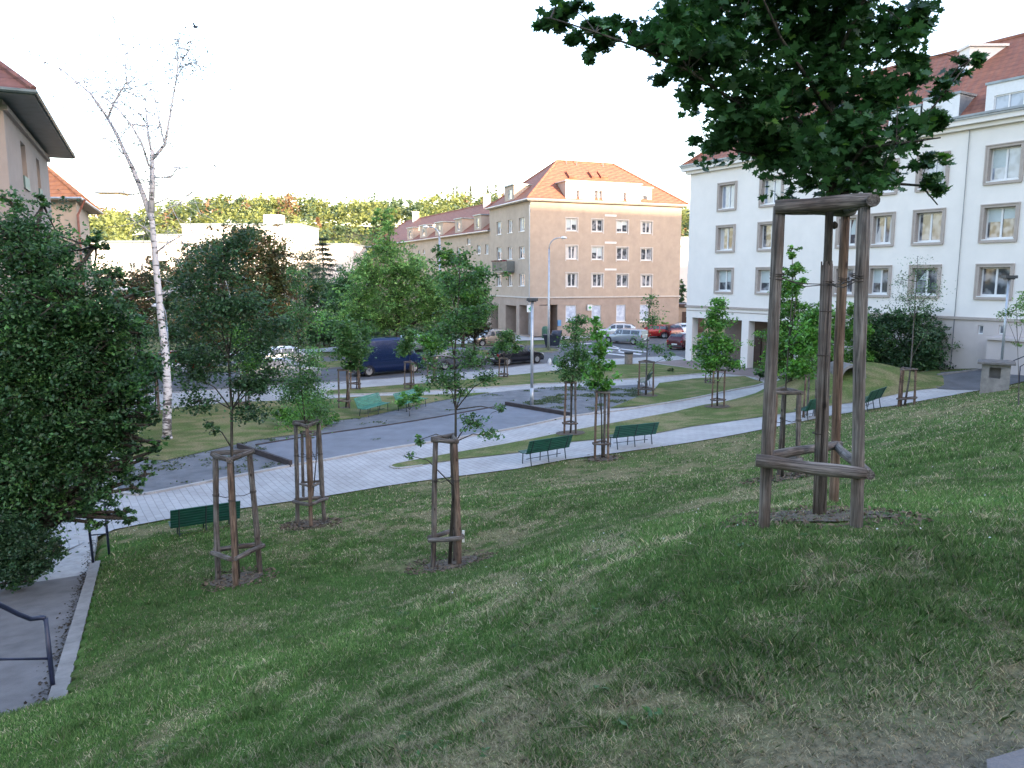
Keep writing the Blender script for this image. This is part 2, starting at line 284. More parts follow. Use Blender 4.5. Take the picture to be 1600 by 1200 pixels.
class MB:
    def __init__(s): s.v=[]; s.f=[]; s.m=[]; s.cur=0
    def add(s,vs,fs):
        b=len(s.v); s.v+= [tuple(map(float,v)) for v in vs]; s.f+=[tuple(b+i for i in f) for f in fs]; s.m+=[s.cur]*len(fs); return s
    def box(s,x0,x1,y0,y1,z0,z1,mx=None):
        v=[(x0,y0,z0),(x1,y0,z0),(x1,y1,z0),(x0,y1,z0),(x0,y0,z1),(x1,y0,z1),(x1,y1,z1),(x0,y1,z1)]
        if mx is not None: v=[tuple(mx@Vector(p)) for p in v]
        return s.add(v,[(0,3,2,1),(4,5,6,7),(0,1,5,4),(1,2,6,5),(2,3,7,6),(3,0,4,7)])
    def frame_box(s,o,u,w,n,u0,u1,w0,w1,n0,n1):
        """box in a frame: origin o, axes u (along), w (up), n (out)"""
        o,u,w,n=[np.array(a,float) for a in (o,u,w,n)]
        v=[o+u*a+w*c+n*b for c in (w0,w1) for a,b in ((u0,n0),(u1,n0),(u1,n1),(u0,n1))]
        return s.add(v,[(0,3,2,1),(4,5,6,7),(0,1,5,4),(1,2,6,5),(2,3,7,6),(3,0,4,7)])
    def tube(s,pts,rad,k=6,cap=True):
        P=[np.array(p,float) for p in pts]; n=len(P); rad=[rad]*n if np.isscalar(rad) else rad; vs=[]; up=np.array([.31,.17,.93])
        for i,p in enumerate(P):
            t=P[min(i+1,n-1)]-P[max(i-1,0)]; t=t/(np.linalg.norm(t)+1e-9); a=np.cross(t,up); 
            if np.linalg.norm(a)<.1: a=np.cross(t,[1,0,0])
            a/=np.linalg.norm(a); b=np.cross(t,a)
            for j in range(k):
                th=2*math.pi*j/k; vs.append(p+rad[i]*(a*math.cos(th)+b*math.sin(th)))
        fs=[(i*k+j,i*k+(j+1)%k,(i+1)*k+(j+1)%k,(i+1)*k+j) for i in range(n-1) for j in range(k)]
        if cap: fs+=[tuple(reversed(range(k))),tuple((n-1)*k+j for j in range(k))]
        return s.add(vs,fs)
    def lathe(s,c,prof,k=12):
        c=np.array(c,float); vs=[]; n=len(prof)
        for r,z in prof:
            for j in range(k): th=2*math.pi*j/k; vs.append(c+np.array([r*math.cos(th),r*math.sin(th),z]))
        fs=[(i*k+j,i*k+(j+1)%k,(i+1)*k+(j+1)%k,(i+1)*k+j) for i in range(n-1) for j in range(k)]+[tuple(reversed(range(k))),tuple((n-1)*k+j for j in range(k))]
        return s.add(vs,fs)
    def build(s,name,material,parent=None,world=True,smooth=False,mats=None,label=None,flat_caps=False):
        o=rawmesh(name,s.v,s.f,material,parent,world,smooth,mats,s.m if mats else None)
        if label: o['label']=label
        return o
def struct(o): o['kind']='structure'; return o
# ---------------------------------------------------------------- leaves
def leaf_mesh(name, C, size, col, parent, template=None, droop=.3, matn='leaf', asp=.55, kind=None, horiz=.5):
    """C: Nx3 centres, size: N, col: Nx3 linear colour"""
    N=len(C); r=rng
    if template is None: template=np.array([[0,-.5],[asp*.5,0],[0,.5],[-asp*.5,0]])
    K=len(template)
    nrm=r.normal(size=(N,3)); nrm[:,2]=np.abs(nrm[:,2])+horiz; nrm/=np.linalg.norm(nrm,axis=1)[:,None]
    a=r.normal(size=(N,3)); a[:,2]-=droop; a-=nrm*(a*nrm).sum(1)[:,None]; a/=np.linalg.norm(a,axis=1)[:,None]; b=np.cross(nrm,a)
    V=C[:,None,:]+size[:,None,None]*(template[None,:,1,None]*a[:,None,:]+template[None,:,0,None]*b[:,None,:])
    fold = np.abs(template[:,0])[None,:,None]*.25*size[:,None,None]*nrm[:,None,:]; V=V+fold
    V=V.reshape(-1,3)
    me=bpy.data.meshes.new(name); o=bpy.data.objects.new(name,me); COL.objects.link(o)
    if parent is not None:
        o.parent=parent; iv=np.array(wmat(parent).inverted()); V=V@iv[:3,:3].T+iv[:3,3]
    me.vertices.add(N*K); me.vertices.foreach_set('co',V.astype(np.float32).ravel())
    me.loops.add(N*K); me.loops.foreach_set('vertex_index',np.arange(N*K,dtype=np.int32))
    me.polygons.add(N); me.polygons.foreach_set('loop_start',np.arange(0,N*K,K,dtype=np.int32)); me.polygons.foreach_set('loop_total',np.full(N,K,dtype=np.int32))
    me.materials.append(M[matn]); at=me.color_attributes.new('tint','FLOAT_COLOR','POINT')
    at.data.foreach_set('color',np.repeat(np.c_[col,np.ones(N)],K,axis=0).astype(np.float32).ravel()); me.update(calc_edges=True)
    if kind: o['kind']=kind
    return o
def clumps(blobs, n, crel=.2, shell=.55, gap=.0):
    """blobs: (x,y,z,rx,ry,rz) world. returns leaf centres, clump index, clump centres"""
    B=np.array(blobs,float); vol=(B[:,3]*B[:,4]*B[:,5])**(.72); w=vol/vol.sum(); out=[];ci=[];cc=[]
    for bi,bb in enumerate(B):
        k=max(int(n*w[bi]),8); rad=bb[3:].mean(); nc=max(int(k/26),3)
        d=rng.normal(size=(nc,3)); d/=np.linalg.norm(d,axis=1)[:,None]; rr=(shell+(1-shell)*rng.random(nc))**.8*rng.choice([1,.55],nc,p=[.75,.25])
        rr*=1+rng.normal(size=nc)*.24
        c=bb[:3]+d*rr[:,None]*bb[3:]; idx=rng.integers(0,nc,k); s=rad*crel*(.6+.8*rng.random(nc))
        q=c[idx]+rng.normal(size=(k,3))*s[idx][:,None]*np.array([1,1,.6]); out.append(q); ci.append(idx+(len(cc))); cc+=list(c)
    return np.concatenate(out),np.concatenate(ci),np.array(cc)
def tree(name,label,base,trunk,blobs_px,Y,n,leaf,col,group=None,trunk_r=.1,crel=.2,mats='bark',var=.35,limbs=1,depth=1.0,cat='tree',shell=.55,twigs=.25,alt=None,droop=.3,asp=.55,crownname='crown',free=False):
    """base: world point; trunk: list of photo points (px,py) above base at depth Y (or None); blobs_px: (px,py,rx,ry[,dy])"""
    t=thing(name,base,label,cat,group); sc=Y/F; n=int(n*(FOL if trunk_r>=.06 else 1.55)); leaf=leaf*1.12; col=np.array(col)*1.55; alt=None if alt is None else (np.array(alt[0])*1.5,alt[1])
    tp=[np.array(base,float)-np.array([0,0,.1])]+[at_y(px,py,Y) for px,py in trunk]; mb=MB(); m=len(tp)
    mb.tube(tp,[trunk_r*(1.25 if i==0 else 1-.8*i/(m-1)) for i in range(m)],8)
    bl=[]
    for bb in blobs_px:
        c=at_y(bb[0],bb[1],Y); dy=(bb[4] if len(bb)>4 else 0); rx=bb[2]*sc; rz=bb[3]*sc; bl.append((c[0],c[1]+dy+rng.normal()*rx*.15,c[2],rx,(rx+rz)/2*depth,rz))
    q,ci,cc=clumps(bl,n,crel*(.72 if trunk_r>=.06 else .9),shell*.85)
    g=T(q[:,0],q[:,1]); keep=(q[:,2]>g+.04)|free; q=q[keep]; ci=ci[keep]
    tpa=np.array(tp)
    for bi,bb in enumerate(bl):
        c=np.array(bb[:3]); zz=tpa[:,2]; low=[i for i in range(len(tpa)) if tpa[i,2]<c[2]+.1*bb[5]] or [0]
        k=min(low,key=lambda i: np.linalg.norm(tpa[i]-c)+(0 if i else 5*bb[5])); s=tpa[k]; mid=(s+c)/2+np.array([0,0,.12*np.linalg.norm(c-s)])+rng.normal(size=3)*.05*np.linalg.norm(c-s)
        r0=trunk_r*.45; 
        if limbs: mb.tube([s,mid,c],[r0,r0*.7,r0*.35],5)
    if twigs:
        for c in cc:
            if rng.random()<twigs:
                bi=int(np.argmin([np.linalg.norm(np.array(b_[:3])-c) for b_ in bl])); s=np.array(bl[bi][:3]); mid=(s+c)/2+rng.normal(size=3)*.08*np.linalg.norm(c-s); mb.tube([s,mid,c],[trunk_r*.16,trunk_r*.11,trunk_r*.05],4,False)
    mb.build('trunk',mats,t,smooth=True)
    k=len(q); cb=.5+1.0*rng.random(len(cc)+1); base_c=np.array(col); v=cb[ci][:,None]*(1+var*(rng.random((k,1))-.5)*1.4)
    cm=np.repeat(base_c[None],k,0)*v
    if alt is not None:
        pick=(rng.random(len(cc)+1)<alt[1])[ci]; cm[pick]=np.array(alt[0])*v[pick]
    cm[:,0]*=1+.3*(rng.random(k)-.5); sz=leaf*(.6+.7*rng.random(k))
    leaf_mesh(crownname,q,sz,np.clip(cm,0,.8),t,droop=droop,asp=asp)
    return t
# ---------------------------------------------------------------- light, sky, exposure
w = bpy.data.worlds.new('World'); scene.world = w; w.use_nodes = True; nt = w.node_tree
sky = nt.nodes.new('ShaderNodeTexSky'); sky.sky_type='NISHITA'; sky.sun_disc=False
wt=nt.nodes.new('ShaderNodeMixRGB'); wt.blend_type='MULTIPLY'; wt.inputs[0].default_value=1; wt.inputs[2].default_value=(1.01,.958,1.085,1)
SUN_EL=R(11.5); SD=np.array([.70,-.714]); SD/=np.linalg.norm(SD)   # horizontal direction towards the sun
sky.sun_elevation=SUN_EL; sky.sun_rotation=math.atan2(SD[0],SD[1]); sky.air_density=1.2; sky.dust_density=1.6; sky.ozone_density=1.0
nt.links.new(sky.outputs[0], wt.inputs[1]); nt.links.new(wt.outputs[0], nt.nodes['Background'].inputs['Color']); nt.nodes['Background'].inputs['Strength'].default_value=.15
sl = bpy.data.lights.new('sun','SUN'); sl.energy=3.6; sl.angle=R(.5); sl.color=(1,.80,.58); so=bpy.data.objects.new('sun',sl); COL.objects.link(so)
sv = Vector((SD[0]*math.cos(SUN_EL),SD[1]*math.cos(SUN_EL),math.sin(SUN_EL))); so.rotation_euler = sv.to_track_quat('Z','Y').to_euler(); so.location=(30,-30,60)
vs = scene.view_settings; vs.view_transform='Standard'; vs.look='None'; vs.exposure=EXPO; vs.gamma=1
# ---------------------------------------------------------------- ground sheet
def axis(segs):
    out=[]
    for a,b,s in segs: out+=list(np.arange(a,b-1e-6,s))
    return np.array(out+[segs[-1][1]])
xs=axis([(-900,-120,60),(-120,-40,5),(-40,-16,.8),(-16,14,.2),(14,40,.5),(40,120,5),(120,900,60)])
ys=axis([(-900,-120,60),(-120,-20,5),(-20,0,1),(0,26,.2),(26,60,.5),(60,130,5),(130,1200,60)])
XX,YY=np.meshgrid(xs,ys); ZZ=T(XX.ravel(),YY.ravel()).reshape(XX.shape)
def dryness(x,y):
    a=fbm(x*.45+3,y*.45,5,4); b=fbm(x*2.3,y*2.3,9,3); c=fbm(x*7.5,y*7.5,13,3); d=sst(.47,.64,a*.34+b*.34+c*.32)
    # drier on the far lawn and on the shoulder, lush in the hollow
    lush=np.exp(-(((x+6)/5)**2+((y-10.5)/4)**2)); d=d*(1-.75*lush)+.30*sst(17,24,y)+.10*np.exp(-((x-2)/3.5)**2-((y-14)/4)**2)+.10*np.exp(-((y-1.5)/1.6)**2)+1.0*np.exp(-((x-1.6)/1.1)**4-((y-2.0)/.75)**2)
    return np.clip(d,0,1)
def turfcol(x,y,soil=1.0):
    d=dryness(x,y)[:,None]; e=fbm(x*1.1+9,y*1.1,21,3)[:,None]
    g=np.array([.062,.135,.026])*(.6+.8*e); s=np.array([.24,.22,.115])
    bare=np.exp(-((x-1.9)/1.3)**4-((y-1.9)/.62)**2)[:,None]; c_=g*(1-d)+s*d
    return (c_*(1-bare)+np.array([.17,.15,.125])*bare)*soil
def is_near_wood(x,y): return y>140
gc=turfcol(XX.ravel(),YY.ravel(),.8); nx=len(xs); 
fs=[(j*nx+i,j*nx+i+1,(j+1)*nx+i+1,(j+1)*nx+i) for j in range(len(ys)-1) for i in range(nx-1)]
ground=rawmesh('ground',np.c_[XX.ravel(),YY.ravel(),ZZ.ravel()],fs,'lawn',smooth=True,tint=gc); struct(ground)
# ---------------------------------------------------------------- paving sheets (photo outlines laid on the ground)
import bmesh
from mathutils.geometry import tessellate_polygon
POLYS=[]
def sheet(name, pix, material, off, step=.5, keep=True, kind='structure', tint=False, world=None):
    P2=world if world is not None else [G(*p)[:2] for p in pix]
    if keep: POLYS.append((np.array([p[:2] for p in P2]),name))
    bm=bmesh.new(); vs=[bm.verts.new((p[0],p[1],0)) for p in P2]
    for tri in tessellate_polygon([[Vector((p[0],p[1],0)) for p in P2]]): 
        try: bm.faces.new([vs[i] for i in tri])
        except ValueError: pass
    xs_=[p[0] for p in P2]; ys_=[p[1] for p in P2]
    for ax,(lo,hi) in ((0,(min(xs_),max(xs_))),(1,(min(ys_),max(ys_)))):
        v=math.floor(lo/step)*step
        st=step
        while v<hi:
            n=(1,0,0) if ax==0 else (0,1,0); c=(v,0,0) if ax==0 else (0,v,0)
            bmesh.ops.bisect_plane(bm,geom=bm.verts[:]+bm.edges[:]+bm.faces[:],plane_co=c,plane_no=n); v+=st
    co_=np.array([v.co[:] for v in bm.verts]); z=T(co_[:,0],co_[:,1])+off
    for v,zz in zip(bm.verts,z): v.co.z=zz
    bmesh.ops.recalc_face_normals(bm,faces=bm.faces[:])
    for f in bm.faces:
        if f.normal.z<0: f.normal_flip()
        f.smooth=True
    me=bpy.data.meshes.new(name); bm.to_mesh(me); bm.free(); me.materials.append(M[material]); o=bpy.data.objects.new(name,me); COL.objects.link(o); o['kind']=kind
    if tint:
        cc=np.array([v.co[:] for v in me.vertices]); a=me.color_attributes.new('tint','FLOAT_COLOR','POINT'); tc_=turfcol(cc[:,0],cc[:,1],.95); a.data.foreach_set('color',np.c_[tc_,np.ones(len(tc_))].ravel().astype(np.float32))
    return o
def smooth_px(pts,n=4,closed=False):
    out=[];m=len(pts)
    for i in range(m-1):
        p0=pts[max(i-1,0)];p1=pts[i];p2=pts[i+1];p3=pts[min(i+2,m-1)]
        for k in range(n):
            t=k/n; out.append(tuple(.5*((2*p1[a])+(-p0[a]+p2[a])*t+(2*p0[a]-5*p1[a]+4*p2[a]-p3[a])*t*t+(-p0[a]+3*p1[a]-3*p2[a]+p3[a])*t**3) for a in (0,1)))
    return out+[pts[-1]]
lower=[(178,829),(275,810),(381,795),(511,776),(600,761),(700,747),(810,733),(885,719),(960,709),(1080,692),(1160,678),(1230,664),(1300,650),(1388,636),(1450,625),(1530,611),(1600,596)]
farside=[(1600,578),(1560,582),(1465,588),(1440,588),(1240,586),(1165,574),(1071,560),(1055,556),(991,559),(870,566),(754,579),(688,585),(572,594),(500,598),(400,604),(300,611),(200,618),(40,630),(0,640)]
sheet('footpath',smooth_px(lower,2)+farside+[(-60,700),(-60,870),(40,868),(60,880),(130,850)],'pavers',.03)
islA_low=[(610,731),(618,733.5),(630,733),(720,719),(810,709),(895,692),(1023,679),(1080,668),(1160,657),(1242,645),(1314,633),(1399,618),(1466,608)]
islA_up=[(1180,616),(1131,629),(1099,634),(1053,645),(960,662),(879,677),(810,691),(720,707),(675,715),(618,726),(610,730)]
sheet('lawn',islA_low+[(1475,603),(1474,592),(1445,574),(1380,558),(1300,560),(1250,576),(1205,602)]+islA_up,'lawn',.055,tint=True)
gr_low=[(179,752),(179,763),(186,771),(212,775),(240,772),(330,754),(453,730),(507,721),(600,704),(690,690),(780,675),(840,663),(892,652)]
gr_top=[(770,614.5),(688,628),(630,640),(570,654),(520,660),(500,676),(400,690),(325,707),(260,722),(225,721),(205,724),(184,732)]
sheet('gravel',gr_low+[(952,639),(1017,614),(1024,608),(1000,602),(957,604),(862,606),(814,610)]+gr_top,'gravel',.05)
court=[(400,697),(453,729),(507,720.5),(600,703.5),(690,689.5),(780,674.5),(840,662.5),(888,652),(792,635),(741,643),(675,655),(600,667),(507,680)]
sheet('gravel_court',court,'gravel_court',.062)
wedge=[(952,640),(1020,634),(1080,624),(1147,610),(1180,604),(1195,599),(1164,589),(1082,593),(1030,600),(1024,608),(1017,614)]
sheet('lawn',wedge,'lawn',.07,tint=True)
sheet('lawn',[(222,647),(300,636),(364,630),(430,628),(496,626),(552,622),(610,620),(690,618),(769,614.5)]+gr_top[1:]+[(195,722),(182,700),(172,665),(190,652)],'lawn',.07,tint=True)
isl2=[(508,616),(510,613),(518,611),(620,603),(680,599),(814,586),(870,580),(959,571),(1017,568.5),(1043,572),(1104,580),(1109,583.5),(1082,586),(1034,590),(960,595),(919,598),(838,601.5),(770,606),(610,615.5),(514,618)]
sheet('lawn',isl2,'lawn',.06,tint=True)
sheet('brick_paving',[(1020,567),(1071,562),(1165,574),(1240,586),(1205,596),(1164,588.5),(1112,582),(1045,571)],'pavers_brown',.045)
near=[(-40,642),(40,632),(200,620),(300,612),(400,604.5),(500,598.5),(572,594.5),(688,585.5),(754,579.5),(870,566.5),(991,559.5),(1055,556.5),(1075,560),(1130,566)]
sheet('road',near+[(1190,562),(1150,530),(1060,521.5),(960,527),(930,532),(870,539),(740,543),(640,549),(534,557),(498,559),(300,568),(0,580)],'asphalt',.022)
sheet('pavement',[(0,572),(300,559),(498,551),(534,550),(640,543),(740,537),(780,534),(870,531.5),(960,526),(960,521),(830,525.5),(700,522),(560,538),(498,546),(300,553),(0,564)],'pavers',.06)
sheet('lawn',[(0,600),(300,584),(498,578),(560,573),(640,568),(733,561),(779,558),(833,553),(868,550.5),(874,547.5),(862,544.5),(833,544.5),(737,549),(690,554),(600,560),(498,567),(300,575),(0,588)],'lawn',.06,tint=True)
sheet('asphalt_path',[(1440,592),(1465,609),(1530,611),(1600,597),(1680,586),(1680,566),(1600,575),(1540,578),(1470,583)],'asphalt',.045)
# painted lines on the road
for i,pl in enumerate([[(925,546),(1000,555),(1004,553.5),(930,545)],[(915,550),(985,557.5),(989,556.3),(920,549)],[(1010,560-9),(935,542.5),(940,541.7),(1012,549.7)],[(870,541.6),(925,537),(925,536),(870,540.4)],[(930,549.5),(965,549),(968,545.5),(957,541.5),(958,540.7),(971,545),(968,550),(930,550.7)]]):
    sheet('road_marking',pl,'paint_white',.028,keep=False)
# kerbs
def kerb(pix,w=.1,h=.07,material='concrete_pale',name='kerb',base=.0,joint=True,dens=3):
    pp=smooth_px(pix,dens); mb=MB(); P3=[G(*p) for p in pp]
    for a,b in zip(P3[:-1],P3[1:]):
        d=b-a; d[2]=0; L_=np.linalg.norm(d); 
        if L_<.02: continue
        d/=L_; n=np.array([-d[1],d[0],0]); g=.004
        v=[]
        for z in (-.12,h+base):
            for q,s in ((a,0),(b,1)):
                for sg in ((-1,1) if s==0 else (1,-1)): v.append(q+d*(g if s==0 else -g)+n*sg*w/2+np.array([0,0,z]))
        mb.add(v,[(0,1,2,3)[::-1],(4,5,6,7),(0,1,5,4),(1,2,6,5),(2,3,7,6),(3,0,4,7)])
    return struct(mb.build(name,material))
kerb(gr_low+[(952,645),(1020,634.5),(1080,624.5),(1147,610.5),(1180,604.5),(1197,599)],.13,.09)
kerb([(225,721),(205,724),(184,732),(180,745),(179,752)],.13,.09)
kerb(islA_low[:3]+[(660,729)],.1,.07); kerb(islA_up[::-1][:6],.1,.06); kerb([(612,730.5),(609.5,731)],.1,.06)
kerb(isl2[:4]+[(680,599)],.1,.08); kerb(isl2[9:],.1,.08)
kerb([(959,571),(1017,568.5),(1043,572),(1104,580),(1109,583.5)],.1,.06)
kerb(near[1:13],.12,.05,'concrete'); kerb([(498,578),(560,573),(640,568),(733,561),(833,553),(868,550.5),(874,547.5),(862,544.5)],.12,.1,'concrete'); kerb([(498,559),(534,557),(640,549),(740,543),(870,539),(930,532)],.12,.1,'concrete')
kerb([(1082,593),(1164,589),(1195,599)],.08,.08)
kerb([(1465,588),(1540,578.5),(1600,575)],.1,.12,'concrete')
# timber boards of the bowling court
def board(label,pix,h,w=.06):
    mb=MB(); P3=[G(*p) for p in smooth_px(pix,3)] if len(pix)>2 else [G(*p) for p in pix]
    for a,b in zip(P3[:-1],P3[1:]):
        d=b-a; d[2]=0; d/=np.linalg.norm(d); n=np.array([-d[1],d[0],0]); v=[q+n*s*w/2+np.array([0,0,z]) for z in (-.1,h) for q,s in ((a,-1),(a,1),(b,1),(b,-1))]
        mb.add(v,[(3,2,1,0),(4,5,6,7),(0,1,5,4),(1,2,6,5),(2,3,7,6),(3,0,4,7)])
    o=mb.build('court_board','timber_dark'); tag(o,label,'timber edging','timber boards around the gravel court')
board('dark timber end board crossing the gravel court behind the street lamp foot',[(790,635),(892,652.5)],.24,.1)
board('dark timber end board near the left end of the gravel court, below the birch',[(372,702),(455,730.5)],.24,.1)
board('long low dark timber edge along the far side of the gravel court',[(400,698),(507,680.5),(600,667.5),(675,655.5),(741,643.5),(790,635)],.10,.09)
# ---------------------------------------------------------------- ramp with its kerb wall at lower left
def gx(px,py,z): return at_z(px,py,z)
RL=[(150,880,.50),(122,980,1.2),(95,1080,1.74)]
k0=at_z(*RL[0]); k1=at_z(*RL[1]); k2=at_z(*RL[2]); dirk=(k2-k0)/np.linalg.norm(k2-k0); k3=k0+dirk*9.0
side=np.cross(dirk,[0,0,1]); side/=np.linalg.norm(side)
if side[0]>0: side=-side          # towards the left
mb=MB(); st0=k0+dirk*.75
def ribbon(mb,a,b,w0,w1,top,bot):
    v=[a+side*w0,a+side*w1,b+side*w1,b+side*w0]; vv=[p+np.array([0,0,bot]) for p in v]+[p+np.array([0,0,top]) for p in v]
    mb.add(vv,[(0,1,2,3),(7,6,5,4),(0,4,5,1),(1,5,6,2),(2,6,7,3),(3,7,4,0)])
ribbon(mb,st0,k3,.1,4.2,-.06,-.9); struct(mb.build('ramp','concrete_ramp'))
mb=MB(); ribbon(mb,k0+dirk*-.1,k3,-.08,.1,.03,-.9); struct(mb.build('ramp_kerb','concrete'))
lz=float((st0)[2])-.2
lv=[k0-dirk*3.4+side*.1,k0-dirk*3.4+side*4.2,st0+side*4.2+dirk*.2,st0+side*.1+dirk*.2]
mb=MB(); lv[0][2]=lv[1][2]=max(T1(lv[0][0],lv[0][1]),.0)+.06; lv[2][2]=lv[3][2]=lz
mb.add([p.copy() for p in lv]+[p-np.array([0,0,.5]) for p in lv],[(3,2,1,0),(4,5,6,7),(0,1,5,4),(1,2,6,5),(2,3,7,6),(3,0,4,7)])
ld=struct(mb.build('landing','concrete_pale'))
# lower the grass sheet under the ramp and landing so that it does not break through
co_=np.empty(len(ground.data.vertices)*3); ground.data.vertices.foreach_get('co',co_); co_=co_.reshape(-1,3)
rel=co_-k0; al=rel[:,:2]@(dirk[:2]/np.linalg.norm(dirk[:2])); ac=rel[:,:2]@(side[:2]/np.linalg.norm(side[:2]))
inr=(al>-3.6)&(al<9.2)&(ac>.02)&(ac<4.3); hgt=k0[2]+al*dirk[2]/np.linalg.norm(dirk[:2]); tgt=np.where(al>.7,hgt-.45,np.minimum(lz,k0[2])-.45)
co_[inr,2]=np.minimum(co_[inr,2],tgt[inr])
near_k=(al>-.2)&(al<9.2)&(ac<=.02)&(ac>-1.2); f=(np.clip(-ac/1.2,0,1)); tg=hgt+.02
co_[near_k,2]=co_[near_k,2]*f[near_k]+tg[near_k]*(1-f[near_k])
ground.data.vertices.foreach_set('co',co_.ravel()); ground.data.update()
RAMP_INFO=(k0,dirk,side)
def TG(x,y):
    """ground incl. the bank adjusted to the kerb wall"""
    z=T(x,y); p=np.c_[np.atleast_1d(x),np.atleast_1d(y)]-k0[:2]; al=p@(dirk[:2]/np.linalg.norm(dirk[:2])); ac=p@(side[:2]/np.linalg.norm(side[:2]))
    nk=(al>-.2)&(al<9.2)&(ac<=.02)&(ac>-1.2); f=np.clip(-ac/1.2,0,1); h=k0[2]+al*dirk[2]/np.linalg.norm(dirk[:2])+.02
    z=np.where(nk,z*f+h*(1-f),z); bad=(al>-3.6)&(al<9.2)&(ac>-.15)&(ac<4.3); return z,bad
# footpath strip at the viewer's feet (lower right corner)
sheet('footpath',[(1540,1200),(1600,1182),(1760,1150),(1900,1400),(1550,1300)],'concrete_ramp',.03,.25)
# ---------------------------------------------------------------- grass
def inside(poly,x,y):
    c=np.zeros(x.shape,bool); n=len(poly); j=n-1
    for i in range(n):
        xi,yi=poly[i]; xj,yj=poly[j]; cond=((yi>y)!=(yj>y))&(x<(xj-xi)*(y-yi)/(yj-yi+1e-12)+xi); c^=cond; j=i
    return c
MULCH=[]   # (x,y,r)
def grass(n,r0,r1,seed,hs=1.0,ws=1.0,straw=0,lay=0):
    r=np.exp(rng.uniform(math.log(r0),math.log(r1),n)); a=rng.uniform(-R(36.5),R(36.5),n); x=r*np.sin(a); y=r*np.cos(a)
    keep=np.ones(n,bool)
    for poly,nm in POLYS:
        if nm=='lawn': continue
        keep&=~inside(poly,x,y)
    lawnp=np.zeros(n,bool)
    for poly,nm in POLYS:
        if nm=='lawn': lawnp|=inside(poly,x,y)
    keep|=lawnp
    for poly,nm in POLYS:
        if nm in('gravel','gravel_court') : keep&=~inside(poly,x,y)
    for mx,my,mr in MULCH: keep&=~((((x-mx)**2+(y-my)**2)<(mr*(.75+.5*vnoise(x*5,y*5,3)))**2)&(rng.random(n)<.86))
    z,bad=TG(x,y); keep&=~bad
    if not lay: keep&=rng.random(n)>.8*np.exp(-((x-1.9)/1.3)**4-((y-1.9)/.62)**2)
    x=x[keep];y=y[keep];z=z[keep];r=r[keep];k=len(x)
    d=dryness(x,y); dens=.45*fbm(x*1.7,y*1.7,31,3)+.55*fbm(x*6,y*6,33,2); kk=rng.random(k)<(1-.55*d*(1-straw)); x,y,z,r,d,dens=[q[kk] for q in (x,y,z,r,d,dens)]; k=len(x)
    tall=sst(.52,.72,dens)
    h=(.014+.024*rng.random(k)+.05*tall*rng.random(k))*hs*(1-.35*d)*(r/4)**.18; wd=(.0012+.0010*rng.random(k))*ws*(r/3.5)**.75
    th=rng.uniform(0,2*math.pi,k); lean=(.25+.6*rng.random(k)+.6*d+lay)*h; lx=np.cos(th)*lean; ly=np.sin(th)*lean; ph=rng.uniform(0,2*math.pi,k); wx=np.cos(ph)*wd; wy=np.sin(ph)*wd
    if lay: h=h*.25
    b=np.c_[x,y,z-.004]; V=np.empty((k,5,3))
    V[:,0]=b+np.c_[-wx,-wy,0*x]; V[:,1]=b+np.c_[wx,wy,0*x]; mid=b+np.c_[lx*.35,ly*.35,h*.6]; V[:,2]=mid+np.c_[wx*.8,wy*.8,0*x]; V[:,4]=mid+np.c_[-wx*.8,-wy*.8,0*x]; V[:,3]=b+np.c_[lx,ly,h]
    g=np.array([.066,.142,.036]); g2=np.array([.140,.205,.075]); s=np.array([.38,.34,.225]); u=rng.random((k,1)); c=g*(1-u)+g2*u; pd=np.clip(d*.85+straw+.08,0,1)
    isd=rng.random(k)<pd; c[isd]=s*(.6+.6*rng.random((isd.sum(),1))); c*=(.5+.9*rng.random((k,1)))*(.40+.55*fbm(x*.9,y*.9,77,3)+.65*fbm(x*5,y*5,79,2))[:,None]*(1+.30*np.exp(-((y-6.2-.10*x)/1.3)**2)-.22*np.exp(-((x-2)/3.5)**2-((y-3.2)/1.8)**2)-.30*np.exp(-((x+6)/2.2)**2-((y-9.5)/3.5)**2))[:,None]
    me=bpy.data.meshes.new('grass'); o=bpy.data.objects.new('grass',me); COL.objects.link(o); N=k;K=5
    me.vertices.add(N*K); me.vertices.foreach_set('co',V.astype(np.float32).ravel()); me.loops.add(N*K); me.loops.foreach_set('vertex_index',np.arange(N*K,dtype=np.int32))
    me.polygons.add(N); me.polygons.foreach_set('loop_start',np.arange(0,N*K,K,dtype=np.int32)); me.polygons.foreach_set('loop_total',np.full(N,K,dtype=np.int32)); me.materials.append(M['grass_blade'])
    at=me.color_attributes.new('tint','FLOAT_COLOR','POINT'); at.data.foreach_set('color',np.repeat(np.c_[c,np.ones(N)],K,axis=0).astype(np.float32).ravel()); me.update(calc_edges=True)
    return tag(o,'short mown grass with dry straw patches covering the bank','grass',kind='stuff')
